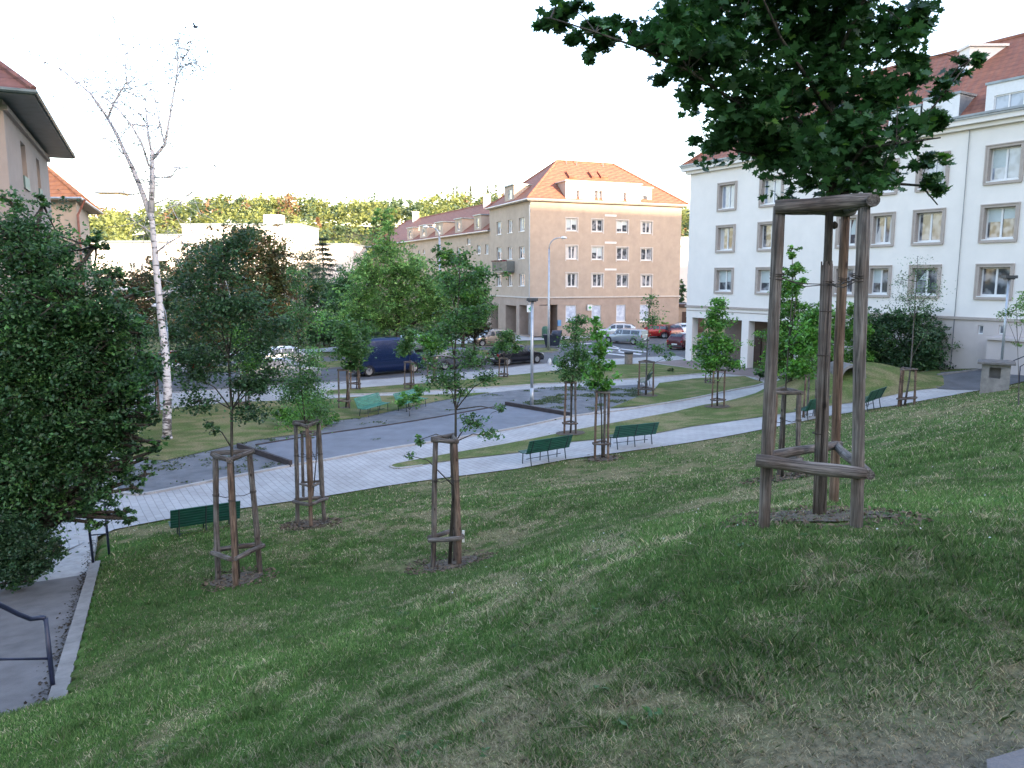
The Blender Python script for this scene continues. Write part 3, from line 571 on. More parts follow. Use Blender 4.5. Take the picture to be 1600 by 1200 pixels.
# ---------------------------------------------------------------- buildings
def unit(v): v=np.array(v,float); return v/np.linalg.norm(v)
class Plane:
    def __init__(s,P0,d):
        s.P0=np.array([P0[0],P0[1],0.]); s.d=unit([d[0],d[1],0]); n=np.array([s.d[1],-s.d[0],0]); 
        if n@(CAM-s.P0)<0: n=-n
        s.n=n; s.up=np.array([0,0,1.])
    def hit(s,px,py,inset=0):
        r=ray(px,py); o=s.P0-s.n*inset; t=((o-CAM)@s.n)/(r@s.n); q=CAM+r*t; return float((q-s.P0)@s.d),float(q[2])
    def pt(s,t,z,out=0): return s.P0+s.d*t+s.n*out+np.array([0,0,z])
def wall(parent,pl,t0,t1,z0,z1,ops,material,rec=.16,thick=.3,name='wall',back=True,label=None):
    ts=sorted({t0,t1}|{min(max(o[0],t0),t1) for o in ops}|{min(max(o[1],t0),t1) for o in ops}); zs=sorted({z0,z1}|{min(max(o[2],z0),z1) for o in ops}|{min(max(o[3],z0),z1) for o in ops}); mb=MB()
    for i in range(len(ts)-1):
        for j in range(len(zs)-1):
            a,b,c,d=ts[i],ts[i+1],zs[j],zs[j+1]; 
            if b-a<1e-4 or d-c<1e-4: continue
            mt,mz=(a+b)/2,(c+d)/2
            if any(o[0]<mt<o[1] and o[2]<mz<o[3] for o in ops): continue
            mb.add([pl.pt(a,c),pl.pt(b,c),pl.pt(b,d),pl.pt(a,d)],[(0,1,2,3)])
    for o in ops:
        a,b,c,d=o[:4]; r=o[4] if len(o)>4 else rec
        A=[pl.pt(a,c),pl.pt(b,c),pl.pt(b,d),pl.pt(a,d)]; B=[pl.pt(a,c,-r),pl.pt(b,c,-r),pl.pt(b,d,-r),pl.pt(a,d,-r)]
        mb.add(A+B,[(0,1,5,4),(1,2,6,5),(2,3,7,6),(3,0,4,7)])
    return mb.build(name,material,parent,label=label)
def window(parent,pl,a,b,c,d,rec=.16,fr=.07,panes=2,sill='sill_pale',gl='glass',frame='trim_white',sur=0,label=None,shop=None,open_left=False,name='window'):
    mb=MB(); o=pl.pt(0,0); fb=lambda m,u0,u1,w0,w1,n0,n1: m.frame_box(o,pl.d,pl.up,pl.n,u0,u1,w0,w1,n0,n1)
    f0,f1=-rec-.02,-rec+.05
    fb(mb,a,a+fr,c,d,f0,f1); fb(mb,b-fr,b,c,d,f0,f1); fb(mb,a+fr,b-fr,c,c+fr*1.2,f0,f1); fb(mb,a+fr,b-fr,d-fr,d,f0,f1)
    for k in range(1,panes): m=a+(b-a)*k/panes; fb(mb,m-fr*.6,m+fr*.6,c+fr*1.2,d-fr,f0,f1+.005)
    w_=mb.build(name,frame,parent,label=label)
    g=MB(); z=-rec+.012; 
    for k in range(panes):
        u0=a+(b-a)*k/panes+fr*.5; u1=a+(b-a)*(k+1)/panes-fr*.5; e=.012*(rng.random(3)-.5)
        g.add([pl.pt(u0,c+fr,z+e[0]),pl.pt(u1,c+fr,z+e[1]),pl.pt(u1,d-fr*.8,z+e[2]),pl.pt(u0,d-fr*.8,z+e[0]+e[2]-e[1])],[(0,1,2,3)])
    po=g.build('pane',shop or gl,w_)
    if not shop and name=='window' and frame=='trim_white' and b-a>.7:
        u_=rng.random(); zc_=-rec+.017
        if u_<.28:
            for k in range(panes):
                if rng.random()<.75:
                    x0=a+(b-a)*k/panes+fr*.8; x1=a+(b-a)*(k+1)/panes-fr*.8; zz=d-fr-(d-c)*rng.uniform(.25,.7); q_=MB(); q_.add([pl.pt(x0,zz,zc_),pl.pt(x1,zz,zc_),pl.pt(x1,d-fr,zc_),pl.pt(x0,d-fr,zc_)],[(0,1,2,3)]); q_.build('blind','blind',w_)
        elif u_<.72:
            wd_=(b-a)*rng.uniform(.12,.24)
            for x0,x1 in ((a+fr,a+fr+wd_),(b-fr-wd_,b-fr)):
                q_=MB(); q_.add([pl.pt(x0,c+fr,zc_),pl.pt(x1,c+fr,zc_),pl.pt(x1-(.06 if x0<a+.2 else 0),d-fr,zc_),pl.pt(x0+(.0 if x0<a+.2 else .06),d-fr,zc_)],[(0,1,2,3)]); q_.build('curtain','curtain',w_)
    if sill: s_=MB(); fb(s_,a-.04,b+.04,c-.05,c-.002,-rec+.05,.06); s_.build('sill',sill,w_)
    if sur:
        s_=MB(); q=sur; fb(s_,a-q,a-.002,c-q,d+q,.002,.05); fb(s_,b+.002,b+q,c-q,d+q,.002,.05); fb(s_,a,b,d+.002,d+q,.002,.048); fb(s_,a,b,c-q,c-.052,.002,.048)
        fb(s_,a-q-.07,b+q+.07,d+q+.001,d+q+.06,.002,.09); fb(s_,a-q-.05,b+q+.05,c-q-.06,c-q-.001,.002,.10); fb(s_,a-q-.07,a-q-.001,c-q,d+q,.002,.07); fb(s_,b+q+.001,b+q+.07,c-q,d+q,.002,.07)
        fb(s_,a,a+.012,c,d,-rec+.05,.001); fb(s_,b-.012,b,c,d,-rec+.05,.001); fb(s_,a+.012,b-.012,d-.012,d,-rec+.05,.001)
        s_.build('surround','surround',w_)
    return w_
def poly(parent,name,pts,material,thick=0,label=None):
    mb=MB(); pts=[np.array(p,float) for p in pts]; n=len(pts)
    if thick:
        nn=np.cross(pts[1]-pts[0],pts[2]-pts[0]); nn/=np.linalg.norm(nn); 
        if nn[2]<0: nn=-nn
        lo=[p-nn*thick for p in pts]; mb.add(pts+lo,[tuple(range(n)),tuple(reversed(range(n,2*n)))]+[(i,(i+1)%n,n+(i+1)%n,n+i) for i in range(n)])
    else: mb.add(pts,[tuple(range(n))])
    return mb.build(name,material,parent,label=label)
def hiproof(parent,C,ez,rz,hipA=1.0,hipB=1.0,over=.5,material='tile_red',fr=None,fascia='plaster_tan',name='roof',gut='galv'):
    """C: four corners (x,y) A,B,C,D; ridge parallel to AB. front material may differ"""
    A,B,Cc,D=[np.array([p[0],p[1]],float) for p in C]; u=unit(B-A); v=unit(D-A); A=A-u*over-v*over; B=B+u*over-v*over; Cc=Cc+u*over+v*over; D=D-u*over+v*over
    w2=np.linalg.norm(D-A)/2; r0=(A+D)/2+u*w2*hipA; r1=(B+Cc)/2-u*w2*hipB
    P=[np.array([*p,ez]) for p in (A,B,Cc,D)]+[np.array([*r0,rz]),np.array([*r1,rz])]
    mb=MB(); mb.add(P,[(0,1,5,4)]); mb.cur=1; mb.add(P,[(1,2,5),(2,3,4,5),(3,0,4)]); mb.cur=2
    lo=[p-np.array([0,0,.16]) for p in P[:4]]; mb.add(P[:4]+lo,[(0,1,5,4),(1,2,6,5),(2,3,7,6),(3,0,4,7),(7,6,5,4)])
    ro=mb.build(name,None,parent,mats=[fr or material,material,fascia])
    rt=MB()
    for a,b in ((P[0],P[4]),(P[1],P[5]),(P[4],P[5]),(P[2],P[5]),(P[3],P[4])): rt.tube([a+np.array([0,0,.03]),b+np.array([0,0,.03])],.11,6)
    rt.build('ridge_tiles',material,ro)
    gt=MB(); gt.tube([p+np.array([0,0,-.06])+np.array([*(unit(p[:2]-(A+B+Cc+D)/4)*.08),0]) for p in (P[3],P[0],P[1],P[2])],.07,6); gt.build('gutter',gut,ro)
    return ro,P
def dormer(parent,pl,t0,t1,z0,z1,inset,depth,wallm,roofm='zinc',win=None,cheek=None,over=.15,name='dormer',drec=.1):
    """flat-topped dormer box standing on the roof behind plane pl"""
    o=pl.pt(0,0,-inset); mb=MB(); 
    ops=win or []
    class Q: pass
    q=Plane(pl.P0-pl.n*inset,pl.d); q.n=pl.n
    d_=bpy.data.objects.new(name,None)
    w_=wall(parent,q,t0,t1,z0,z1,[(w[0],w[1],w[2],w[3]) for w in ops],wallm,drec,name=name)
    c=MB(); c.add([q.pt(t0,z0),q.pt(t0,z1),q.pt(t0,z1,-depth),q.pt(t0,z0,-depth)],[(0,1,2,3)]); c.add([q.pt(t1,z0),q.pt(t1,z1),q.pt(t1,z1,-depth),q.pt(t1,z0,-depth)],[(0,1,2,3)]); c.build('cheek',cheek or wallm,w_)
    r=MB(); r.frame_box(q.pt(0,0),pl.d,pl.up,pl.n,t0-over,t1+over,z1+.002,z1+.12,-depth,over); r.build('dormer_roof',roofm,w_)
    for w in ops:
        window(w_,q,w[0],w[1],w[2],w[3],drec,.06,w[4] if len(w)>4 else 1,None,gl=w[5] if len(w)>5 else 'glass',name='dormer_window')
    return w_
def deepen(): pass
# --- brown corner block -------------------------------------------------
bx0,by0=at_y(828,500,80)[:2]; bx1,by1=at_y(1060,500,86.9)[:2]
brown=thing('apartment_building',(bx0,by0,0),'tan plaster apartment block with hipped red tile roof and corner arcade across the road','building')
FP=Plane((bx0,by0),(bx1-bx0,by1-by0)); WL=math.hypot(bx1-bx0,by1-by0); DP=11.4; EZ=14.35
SPd=-FP.n; SP=Plane((bx0,by0),SPd)
# the side facade leads away to the left in the photo
sx,sy=at_y(765,400,91)[:2]; SP=Plane((bx0,by0),(sx-bx0,sy-by0)); SL=math.hypot(sx-bx0,sy-by0)
cz=FP.hit(940,464)[1]
fw=[]; cols=[(885,902),(925,942),(964,981),(1002,1018.5)]; rows=[((341,361),(346,365)),((384,405),(388,407)),((427,448),(429.5,448))]
for ci_,(a,b) in enumerate(cols):
    for (r1,r4) in rows:
        f=ci_/3; ya=r1[0]+(r4[0]-r1[0])*f; yb=r1[1]+(r4[1]-r1[1])*f; ta,za=FP.hit(a,ya); tb,zb=FP.hit(b,yb); fw.append((ta,tb,zb,za,.18))
wall(brown,FP,0,WL,cz,EZ,fw,'plaster_tan')
for q in fw: window(brown,FP,*q[:4],rec=.18,fr=.09,sill='trim_white',gl='glass')
for q in fw:
    mb=MB(); s=.13; o=FP.pt(0,0)
    for (u0,u1,w0,w1) in ((q[0]-s,q[0]-.003,q[2]-.2,q[3]+s),(q[1]+.003,q[1]+s,q[2]-.2,q[3]+s),(q[0],q[1],q[3]+.003,q[3]+s)): mb.frame_box(o,FP.d,FP.up,FP.n,u0,u1,w0,w1,.001,.02)
    mb.build('window_border','sill_pale',brown)
sw=[]; scols=[(776,783.5),(793.5,800.5),(811,819.5)]; srows=[((347,366),(341,361)),((387,406),(385.5,404)),((429.5,447.5),(428,447))]
for ci_,(a,b) in enumerate(scols):
    for (r1,r4) in srows:
        f=ci_/2; ya=r1[0]+(r4[0]-r1[0])*f; yb=r1[1]+(r4[1]-r1[1])*f; ta,za=SP.hit(a,(ya)); tb,zb=SP.hit(b,yb); sw.append((min(ta,tb),max(ta,tb),zb,za,.2))
wall(brown,SP,0,SL,cz,EZ,sw,'plaster_tan')
for q in sw: window(brown,SP,*q[:4],rec=.2,fr=.09,sill='trim_white')
# ground storey with shop windows and arcade
tz=FP.hit(900,477)[1]; sh=[(FP.hit(884,477)[0],FP.hit(900.5,477)[0],FP.hit(892,503)[1],tz,.12),(FP.hit(924.5,477)[0],FP.hit(939,477)[0],FP.hit(930,505)[1],tz,.12),(FP.hit(963,477)[0],FP.hit(977.5,477)[0],FP.hit(970,502.5)[1],tz,.12),(FP.hit(1000,477)[0],FP.hit(1014,477)[0],FP.hit(1007,502.5)[1],tz,.12)]
arc=[(FP.hit(843,480)[0],FP.hit(871,480)[0],.16,tz+.1,2.6)]; vents=[(FP.hit(x,508)[0],FP.hit(x+3.5,508)[0],.75,1.05,.1) for x in (966,973,1003,1010,1028)]
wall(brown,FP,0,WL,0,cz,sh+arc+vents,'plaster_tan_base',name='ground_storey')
vm=MB()
for q in vents: vm.add([FP.pt(q[0],q[2],-.1),FP.pt(q[1],q[2],-.1),FP.pt(q[1],q[3],-.1),FP.pt(q[0],q[3],-.1)],[(0,1,2,3)])
vm.build('vent','lamp_dark',brown)
for q in sh: window(brown,FP,*q[:4],rec=.12,fr=.07,panes=1,sill='trim_white',shop='poster',name='shop_window')
sarc=[(min(SP.hit(a,480)[0],SP.hit(b,480)[0]),max(SP.hit(a,480)[0],SP.hit(b,480)[0]),.16,SP.hit((a+b)/2,477)[1],2.2) for a,b in ((811.5,830),(790,806.5),(767.5,778.5))]
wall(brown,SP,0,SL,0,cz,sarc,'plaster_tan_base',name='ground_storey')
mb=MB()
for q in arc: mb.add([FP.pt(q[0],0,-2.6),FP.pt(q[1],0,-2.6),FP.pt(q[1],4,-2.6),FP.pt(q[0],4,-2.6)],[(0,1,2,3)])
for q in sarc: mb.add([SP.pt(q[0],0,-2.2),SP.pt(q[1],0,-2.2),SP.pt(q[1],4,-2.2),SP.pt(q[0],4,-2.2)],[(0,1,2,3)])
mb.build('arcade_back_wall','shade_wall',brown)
mb=MB()
for q in arc: mb.frame_box(FP.pt(0,0),FP.d,FP.up,FP.n,q[0]+.7,q[0]+1.6,.16,2.3,-2.59,-2.5)
q=sarc[0]; mb.frame_box(SP.pt(0,0),SP.d,SP.up,SP.n,q[0]+.2,q[0]+1.2,.16,2.3,-2.19,-2.1)
mb.build('door','door_brown',brown)
mb=MB()
for pl,L_ in ((FP,WL),(SP,SL)):
    mb.frame_box(pl.pt(0,0),pl.d,pl.up,pl.n,-.06 if pl is FP else .0,L_,cz-.07,cz+.07,.003,.09)
mb.build('string_course','sill_pale',brown)
mb=MB()
for y in (336.5,379,421):
    a,z=FP.hit(945,y); b,_=FP.hit(963,y); mb=MB(); mb.frame_box(FP.pt(0,0),FP.d,FP.up,FP.n,a,b,z-.1,z+.1,.002,.04); mb.build('wall_plaque','trim_white',brown)
mb=MB(); mb.box(0,0,0,0,0,0); mb=MB(); p=FP.pt(-.14,0,.14); mb.tube([p+[0,0,.4],p+[0,0,cz],p+[0,0,EZ-.6],p+np.array([0,0,EZ-.3])-FP.n*-.2],.06,8); mb.build('downpipe','galv',brown)
# back and far walls
A=FP.pt(0,0);B=FP.pt(WL,0);C_=FP.pt(WL,0,-DP);D=SP.pt(SL,0); mb=MB()
for a,b in ((B,C_),(C_,D)): mb.add([a,b,b+[0,0,EZ],a+[0,0,EZ]],[(0,1,2,3)])
mb.build('rear_wall','plaster_tan',brown)
mb=MB(); mb.frame_box(FP.pt(0,0),FP.d,FP.up,FP.n,-.4,WL+.4,EZ-.16,EZ+.0,.0,.42); mb.build('cornice','sill_pale',brown)
Dq=A-FP.n*DP
ro,PP=hiproof(brown,[A[:2],B[:2],C_[:2],Dq[:2]],EZ+.05,19.3,1.0,1.0,.55,'tile_red',None,'sill_pale')
# attic storey
ta,_=FP.hit(884,300,-.35); tb,_=FP.hit(1001,310,-.35); tc2,_=FP.hit(1021,310,-.35); ztop=FP.hit(884,283,-.35)[1]
wn=[]
for a,b,c,d,pn in ((900.5,905.5,297,312,1),(929,934.5,297.5,312.5,1),(936,941.5,298,313,1),(974,979,301,315,1)):
    u0,z1=FP.hit(a,c,-.35); u1,z0=FP.hit(b,d,-.35); wn.append((u0,u1,z0,z1,pn))
dormer(brown,FP,ta,tb,EZ+.1,ztop,-.35,4.8,'plaster_far','sill_pale',wn,'plaster_tan',name='attic_storey',drec=.35)
u0,z1=FP.hit(1003,304,.0); u1,z0=FP.hit(1012.5,318,.0)
dormer(brown,FP,tb+.02,tc2,EZ+.1,ztop-.25,.0,4.4,'plaster_tan','sill_pale',[(u0,u1,z0,z1,1)],name='attic_storey')
# dormer on the side roof
a,_=SP.hit(803,300,-.1); b,_=SP.hit(788.5,300,-.1); zt=SP.hit(795,291,-.1)[1]; u0=SP.hit(800,300,-.1)[0]; u1=SP.hit(794,300,-.1)[0]
dormer(brown,SP,min(a,b),max(a,b),EZ+.1,zt,-.1,3.4,'plaster_tan','zinc',[(min(u0,u1),max(u0,u1),EZ+.5,zt-.4,1)])
# skylights & eyebrow vents on the front slope
def onroof(px,py,Pa,nrm):
    r=ray(px,py); t=((Pa-CAM)@nrm)/(r@nrm); return CAM+r*t
fn=np.cross(PP[1]-PP[0],PP[4]-PP[0]); fn/=np.linalg.norm(fn); fn=fn if fn[2]>0 else -fn
mb=MB()
for px in (892,927,941):
    c=onroof(px,275,PP[0],fn); e=np.cross(fn,FP.d); mb.frame_box(c,FP.d,e if e[2]>0 else -e,fn,-.45,.45,-.6,.6,-.02,.25)
mb.build('roof_hatch','tile_red',ro)
for px,py,h in ((885,252,4.2),(901,254,6.5),(942,256,4.5)):
    c=onroof(px,min(py+4,262),PP[0],fn); mb=MB(); mb.tube([c-[0,0,.3],c+[0,0,h*.55],c+[0,0,h]],[.05,.03,.015],6)
    for k in range(4): z=h*(.6+.1*k); mb.tube([c+np.array([-.5+.06*k,0,z]),c+np.array([.5-.06*k,0,z])],.015,4)
    mb.build('aerial','metal_grey',ro)
# balcony
a=min(SP.hit(804,415)[0],SP.hit(781.5,415)[0]); b=max(SP.hit(804,415)[0],SP.hit(781.5,415)[0]); z0=SP.hit(792,424)[1]; z1=SP.hit(792,409)[1]
mb=MB(); fb=lambda *q: mb.frame_box(SP.pt(0,0),SP.d,SP.up,SP.n,*q); fb(a,b,z0-.12,z0,.0,1.05); fb(a,b,z1-.05,z1,1.0,1.05); fb(a,a+.05,z1-.05,z1,0,1.0); fb(b-.05,b,z1-.05,z1,0,1.0)
for k in range(24): t=a+(b-a)*(k+.2)/24; fb(t,t+.07,z0,z1-.05,1.0,1.03)
for k in range(8): n0=1.0*k/8; fb(a,a+.03,z0,z1-.05,n0,n0+.07); fb(b-.03,b,z0,z1-.05,n0,n0+.07)
bal=mb.build('balcony','gutter_dark',brown)
fl=[];
for k in range(500): fl.append(SP.pt(a+(b-a)*rng.random(),z1+.02+.12*rng.random(),.85+.3*rng.random()))
leaf_mesh('flower_box',np.array(fl),np.full(500,.13),np.array([[.22,.03,.05],[.05,.10,.03],[.3,.05,.08]])[rng.integers(0,3,500)],bal)
# signs on the corner block
def cross_sign(pl,px,py,wpx,hpx,out,label,par=None):
    a,z1=pl.hit(px,py); b,z0=pl.hit(px+wpx,py+hpx); t=thing('pharmacy_sign',tuple(pl.pt((a+b)/2,(z0+z1)/2,.05)),label,'sign','white signs with a green cross on the tan block'); mb=MB(); mb.frame_box(pl.pt(0,0),pl.d,pl.up,pl.n,a,b,z0,z1,.06,.2); mb.frame_box(pl.pt(0,0),pl.d,pl.up,pl.n,(a+b)/2-.05,(a+b)/2+.05,z0+.2,z1-.2,.0,.06); mb.build('panel','sign_white',t)
    c=(a+b)/2; z=(z0+z1)/2; s=min(abs(b-a),z1-z0)*.32; m2=MB(); m2.frame_box(pl.pt(0,0),pl.d,pl.up,pl.n,c-s,c+s,z-s*.34,z+s*.34,.2,.215); m2.frame_box(pl.pt(0,0),pl.d,pl.up,pl.n,c-s*.34,c+s*.34,z+s*.34,z+s,.2,.215); m2.frame_box(pl.pt(0,0),pl.d,pl.up,pl.n,c-s*.34,c+s*.34,z-s,z-s*.34,.2,.215); m2.build('cross','sign_green',t)
cross_sign(FP,829-6,477,9.5,10.5,0,'square white sign with a green cross on the corner pier beside the slim lamp post')
cross_sign(FP,917,476,7,9,0,'small white sign with a green cross beside the second shop window')
a,z1=FP.hit(871,500); b,z0=FP.hit(876,509)
t=thing('notice_box',tuple(FP.pt(a,z0,.0)),'small blue notice box on the brown wall beside the arcade','notice box'); mb=MB(); mb.frame_box(FP.pt(0,0),FP.d,FP.up,FP.n,a,b,z0,z1,.002,.14); mb.build('case','sign_blue',t)
# --- long row behind -----------------------------------------------------
rx,ry=SP.pt(SL,0)[:2]; RP=Plane((rx,ry),(-13.1,27)); RP.P0=RP.P0-RP.n*.3; RLn=52; RE=11.85
row=thing('apartment_building',(rx,ry,0),'long tan apartment row with a line of small roof dormers behind the street trees','building')
rw=[]
for a,b,c,d in ((729.5,735,373,382),(745,751,383.5,396.5),(758,763,382,397),(714,720,386.5,398),(705,709,388.5,399),(745,751,416,431),(758,763,417,431.5),(714,720,415,428),(692,697,391,402),(684,688.5,392,403),(661,664,390,396),(653,656,392,398)):
    u0,z1=RP.hit(a,c); u1,z0=RP.hit(b,d); rw.append((min(u0,u1),max(u0,u1),z0,z1,.2))
wall(row,RP,0,RLn,0,RE,rw,'plaster_tan')
for q in rw: window(row,RP,*q[:4],rec=.2,fr=.09,sill='trim_white')
e0=RP.pt(RLn,0);e1=RP.pt(RLn,0,-11);e2=RP.pt(0,0,-11); mb=MB()
for a,b in ((e0,e1),(e1,e2)): mb.add([a,b,b+[0,0,RE],a+[0,0,RE]],[(0,1,2,3)])
mb.build('rear_wall','plaster_tan',row)
Ar=RP.pt(-.5,0); rr,RPP=hiproof(row,[RP.pt(.56,0)[:2],e0[:2],e1[:2],RP.pt(.56,0,-11)[:2]],RE+.05,16.3,.01,.6,.5,'tile_red',None,'sill_pale')
for a,b,y1,wy in ((741,752,338,(320,410)),(711,722,344,0),(680,692,350.5,0),(656,667,356,0),(636,645,360,0)):
    u0=RP.hit(a,355,-.2)[0]; u1=RP.hit(b,355,-.2)[0]; zt=RP.hit((a+b)/2,y1,-.2)[1]; lo,hi=min(u0,u1),max(u0,u1); m=(lo+hi)/2; wd=(hi-lo)
    dormer(row,RP,lo,hi,RE+.1,max(zt,RE+2.0),-.2,3.4,'plaster_tan','zinc',[(m-wd*.2,m+wd*.2,RE+.5,RE+1.65,1)])
for px,py in ((730,320),(705,326),(651,352),(755,314)):
    c=RP.pt(0,0); s=[3.5,10,40,0.5][[730,705,651,755].index(px)]; q=RP.pt(s+3,16.1,-5.2); mb=MB(); mb.box(q[0]-.5,q[0]+.5,q[1]-.5,q[1]+.5,15.3,17.4); mb.box(q[0]-.58,q[0]+.58,q[1]-.58,q[1]+.58,17.4,17.52); mb.build('chimney','plaster_far',rr)
# --- white block on the right ---------------------------------------------
wx,wy=at_y(1072,500,57.6)[:2]; WP=Plane((wx,wy),(.61,-1)); WLn=46
white=thing('apartment_building',(wx,wy,0),'long cream white apartment block with beige window surrounds and pillared passage at right','building')
t_in=WP.hit(1285,450)[0]; zc=WP.hit(1135,480.5)[1]; WE=14.1
zr=[]   # window rows (inner opening) from the clearest windows
def row_z(y1a,y0a,xa): return WP.hit(xa,y0a)[1],WP.hit(xa,y1a)[1]
rowsW=[]
for (xa,ya,yb),(xb,yc,yd) in (((1137,283,328),(1571,226,290)),((1135,350,394),(1562,320,381)),((1132,418,460),(1554,412.5,468))):
    a=WP.hit(xa,yb)[1],WP.hit(xa,ya)[1]; b=WP.hit(xb,yd)[1],WP.hit(xb,yc)[1]; rowsW.append(((a[0]+b[0])/2,(a[1]+b[1])/2)); print('row',a,b)
colsW=[(1120,1149,350),(1185,1221,350),(1308,1342,345),(1361,1398,345),(1427,1476,345),(1532,1591,345)]
ow=[];S_=.12
for a,b,y in colsW:
    u0=WP.hit(a,y)[0]; u1=WP.hit(b,y)[0]
    for z0,z1 in rowsW: ow.append((u0+S_+.05,u1-S_-.03,z0+S_+.08,z1-S_-.05,.3))
for u in (WP.hit(1591,345)[0]+2.2,WP.hit(1591,345)[0]+6.2,WP.hit(1591,345)[0]+10.2):
    for z0,z1 in rowsW: ow.append((u,u+1.3,z0+S_+.08,z1-S_-.05,.3))
wall(white,WP,0,WLn,zc,WE,ow,'plaster_white')
for i,q in enumerate(ow): window(white,WP,*q[:4],rec=.3,fr=.08,sill='trim_white',sur=S_,gl='glass_sky' if i%3==0 else 'glass')
sm=[(WP.hit(a,513)[0],WP.hit(b,513)[0],WP.hit(a,522)[1],WP.hit(a,508)[1],.12) for a,b in ((1528,1536.5),(1560.5,1569))]
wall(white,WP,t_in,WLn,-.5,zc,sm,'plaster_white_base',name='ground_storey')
for q in sm: window(white,WP,*q[:4],rec=.12,fr=.05,panes=1,sill=None)
# pillared passage
zb=3.35; pil=[]
for a,b in ((1071.5,1080),(1158,1166.5),(1235,1245)): pil.append((WP.hit(a,530)[0],WP.hit(b,530)[0]))
mb=MB(); f=lambda m,u0,u1,w0,w1,n0,n1: m.frame_box(WP.pt(0,0),WP.d,WP.up,WP.n,u0,u1,w0,w1,n0,n1)
f(mb,0,t_in,zb,zc,-.3,0); mb.build('beam','plaster_white',white)
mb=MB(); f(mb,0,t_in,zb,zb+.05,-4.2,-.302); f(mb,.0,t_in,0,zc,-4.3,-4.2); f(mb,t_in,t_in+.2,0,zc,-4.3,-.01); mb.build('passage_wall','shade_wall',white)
for u0,u1 in pil: mb=MB(); f(mb,u0,max(u1,u0+.62),-.1,zb-.003,-.62,-.004); mb.build('pillar','plaster_white',white)
for u in (2.2,6.0,9.5,12.5): mb=MB(); f(mb,u,u+1.5,0,2.4,-4.198,-4.1); mb.build('door','door_brown',white)
mb=MB(); f(mb,-.08,WLn,zc-.08,zc+.06,.003,.1); f(mb,0,t_in,zc-.35,zc-.29,.003,.03); mb.build('string_course','surround',white)
mb=MB(); f(mb,-.55,WLn+.3,WE,WE+.34,-.2,.48); f(mb,-.3,WLn+.3,WE-.22,WE-.003,-.1,.25); mb.build('cornice','plaster_white',white)
mb=MB(); f(mb,-.62,WLn+.3,WE+.345,WE+.46,.3,.62); mb.build('gutter','metal_grey',white)
u=WP.hit(1500,400)[0]; 
for uu in (u,t_in): mb=MB(); mb.tube([WP.pt(uu,.8,.05),WP.pt(uu,WE-.25,.05)],.02,6); mb.build('lightning_wire','metal_grey',white)
mb=MB(); A=WP.pt(0,0);
for a,b in ((WP.pt(0,0,-11),WP.pt(0,0)),(WP.pt(WLn,0),WP.pt(WLn,0,-11)),(WP.pt(WLn,0,-11),WP.pt(0,0,-11))): mb.add([a+[0,0,zc if a is None else 0],b,b+[0,0,WE],a+[0,0,WE]],[(0,1,2,3)])
mb2=MB(); a,b=WP.pt(0,zc,-11),WP.pt(0,zc); mb2.add([a,b,b+[0,0,WE-zc],a+[0,0,WE-zc]],[(0,1,2,3)]); a=WP.pt(0,0,-11);b=WP.pt(0,0,-5); mb2.add([a,b,b+[0,0,zc],a+[0,0,zc]],[(0,1,2,3)])
for a,b in ((WP.pt(WLn,0),WP.pt(WLn,0,-11)),(WP.pt(WLn,0,-11),WP.pt(0,0,-11))): mb2.add([a,b,b+[0,0,WE],a+[0,0,WE]],[(0,1,2,3)])
mb2.build('rear_wall','plaster_white',white)
wr,WPP=hiproof(white,[WP.pt(0,0)[:2],WP.pt(WLn,0)[:2],WP.pt(WLn,0,-11)[:2],WP.pt(0,0,-11)[:2]],WE+.36,19.5,1.0,.1,.5,'tile_red',None,'plaster_white')
def wd(x0,x1,y0,yt,z0,ins,dep,wins,name='dormer'):
    u0=WP.hit(x0,y0,ins)[0]; u1=WP.hit(x1,y0,ins)[0]; zt=WP.hit(x0,yt,ins)[1]; return dormer(white,WP,u0,u1,z0,zt,ins,dep,'trim_white','zinc',[(WP.hit(a,y0,ins)[0],WP.hit(b,y0,ins)[0],WP.hit(a,d,ins)[1],WP.hit(a,c,ins)[1],p,'glass_sky') for a,b,c,d,p in wins],'zinc',.06)
wd(1540,1640,160,134,WE+.45,-.42,5.0,[(1553,1600,150,186,2),(1606,1634,138,180,1)])
wd(1440,1497,190,158,WE+.45,-.42,4.8,[(1446,1470,170,190,1)]); wd(1388,1436,200,176,WE+.45,-.42,4.4,[(1392,1420,184,199,1)])
mb=MB(); u0=WP.hit(1380,190,.4)[0];u1=WP.hit(1487,190,.4)[0]
for k in range(7): z=WE+.55+.13*k; f(mb,u0,u1,z,z+.05,-.43,-.4)
mb.build('terrace_railing','metal_grey',white)
wn_=np.cross(WPP[1]-WPP[0],WPP[4]-WPP[0]); wn_/=np.linalg.norm(wn_); wn_=wn_ if wn_[2]>0 else -wn_; ev=np.cross(wn_,WP.d); ev=ev if ev[2]>0 else -ev
mb=MB(); c=onroof(1492,122,WPP[0],wn_); mb.frame_box(c,WP.d,ev,wn_,-.45,.45,-.9,.9,-.02,.12); mb.build('skylight','glass_sky',wr)
c=onroof(1536,92,WPP[0],wn_); mb=MB(); mb.box(c[0]-1,c[0]+1,c[1]-.4,c[1]+.6,17.5,c[2]+.55); mb.box(c[0]-1.1,c[0]+1.1,c[1]-.5,c[1]+.7,c[2]+.55,c[2]+.68); mb.build('chimney','plaster_white',wr)
mb=MB(); u0=WP.hit(1541,200,.1)[0]; f(mb,u0-.6,u0+9,WE+.42,WE+.48,-.9,.3); mb.build('dormer_apron','zinc',wr)
# porch block at the right edge
u0=WP.hit(1561,560)[0]; mb=MB(); zt=WP.hit(1570,529)[1]; f(mb,u0,u0+5,-.5,zt,.01,1.3); f(mb,u0-.1,u0+5.1,zt+.002,zt+.12,.01,1.45)
mb.build('porch','plaster_white_base',white)
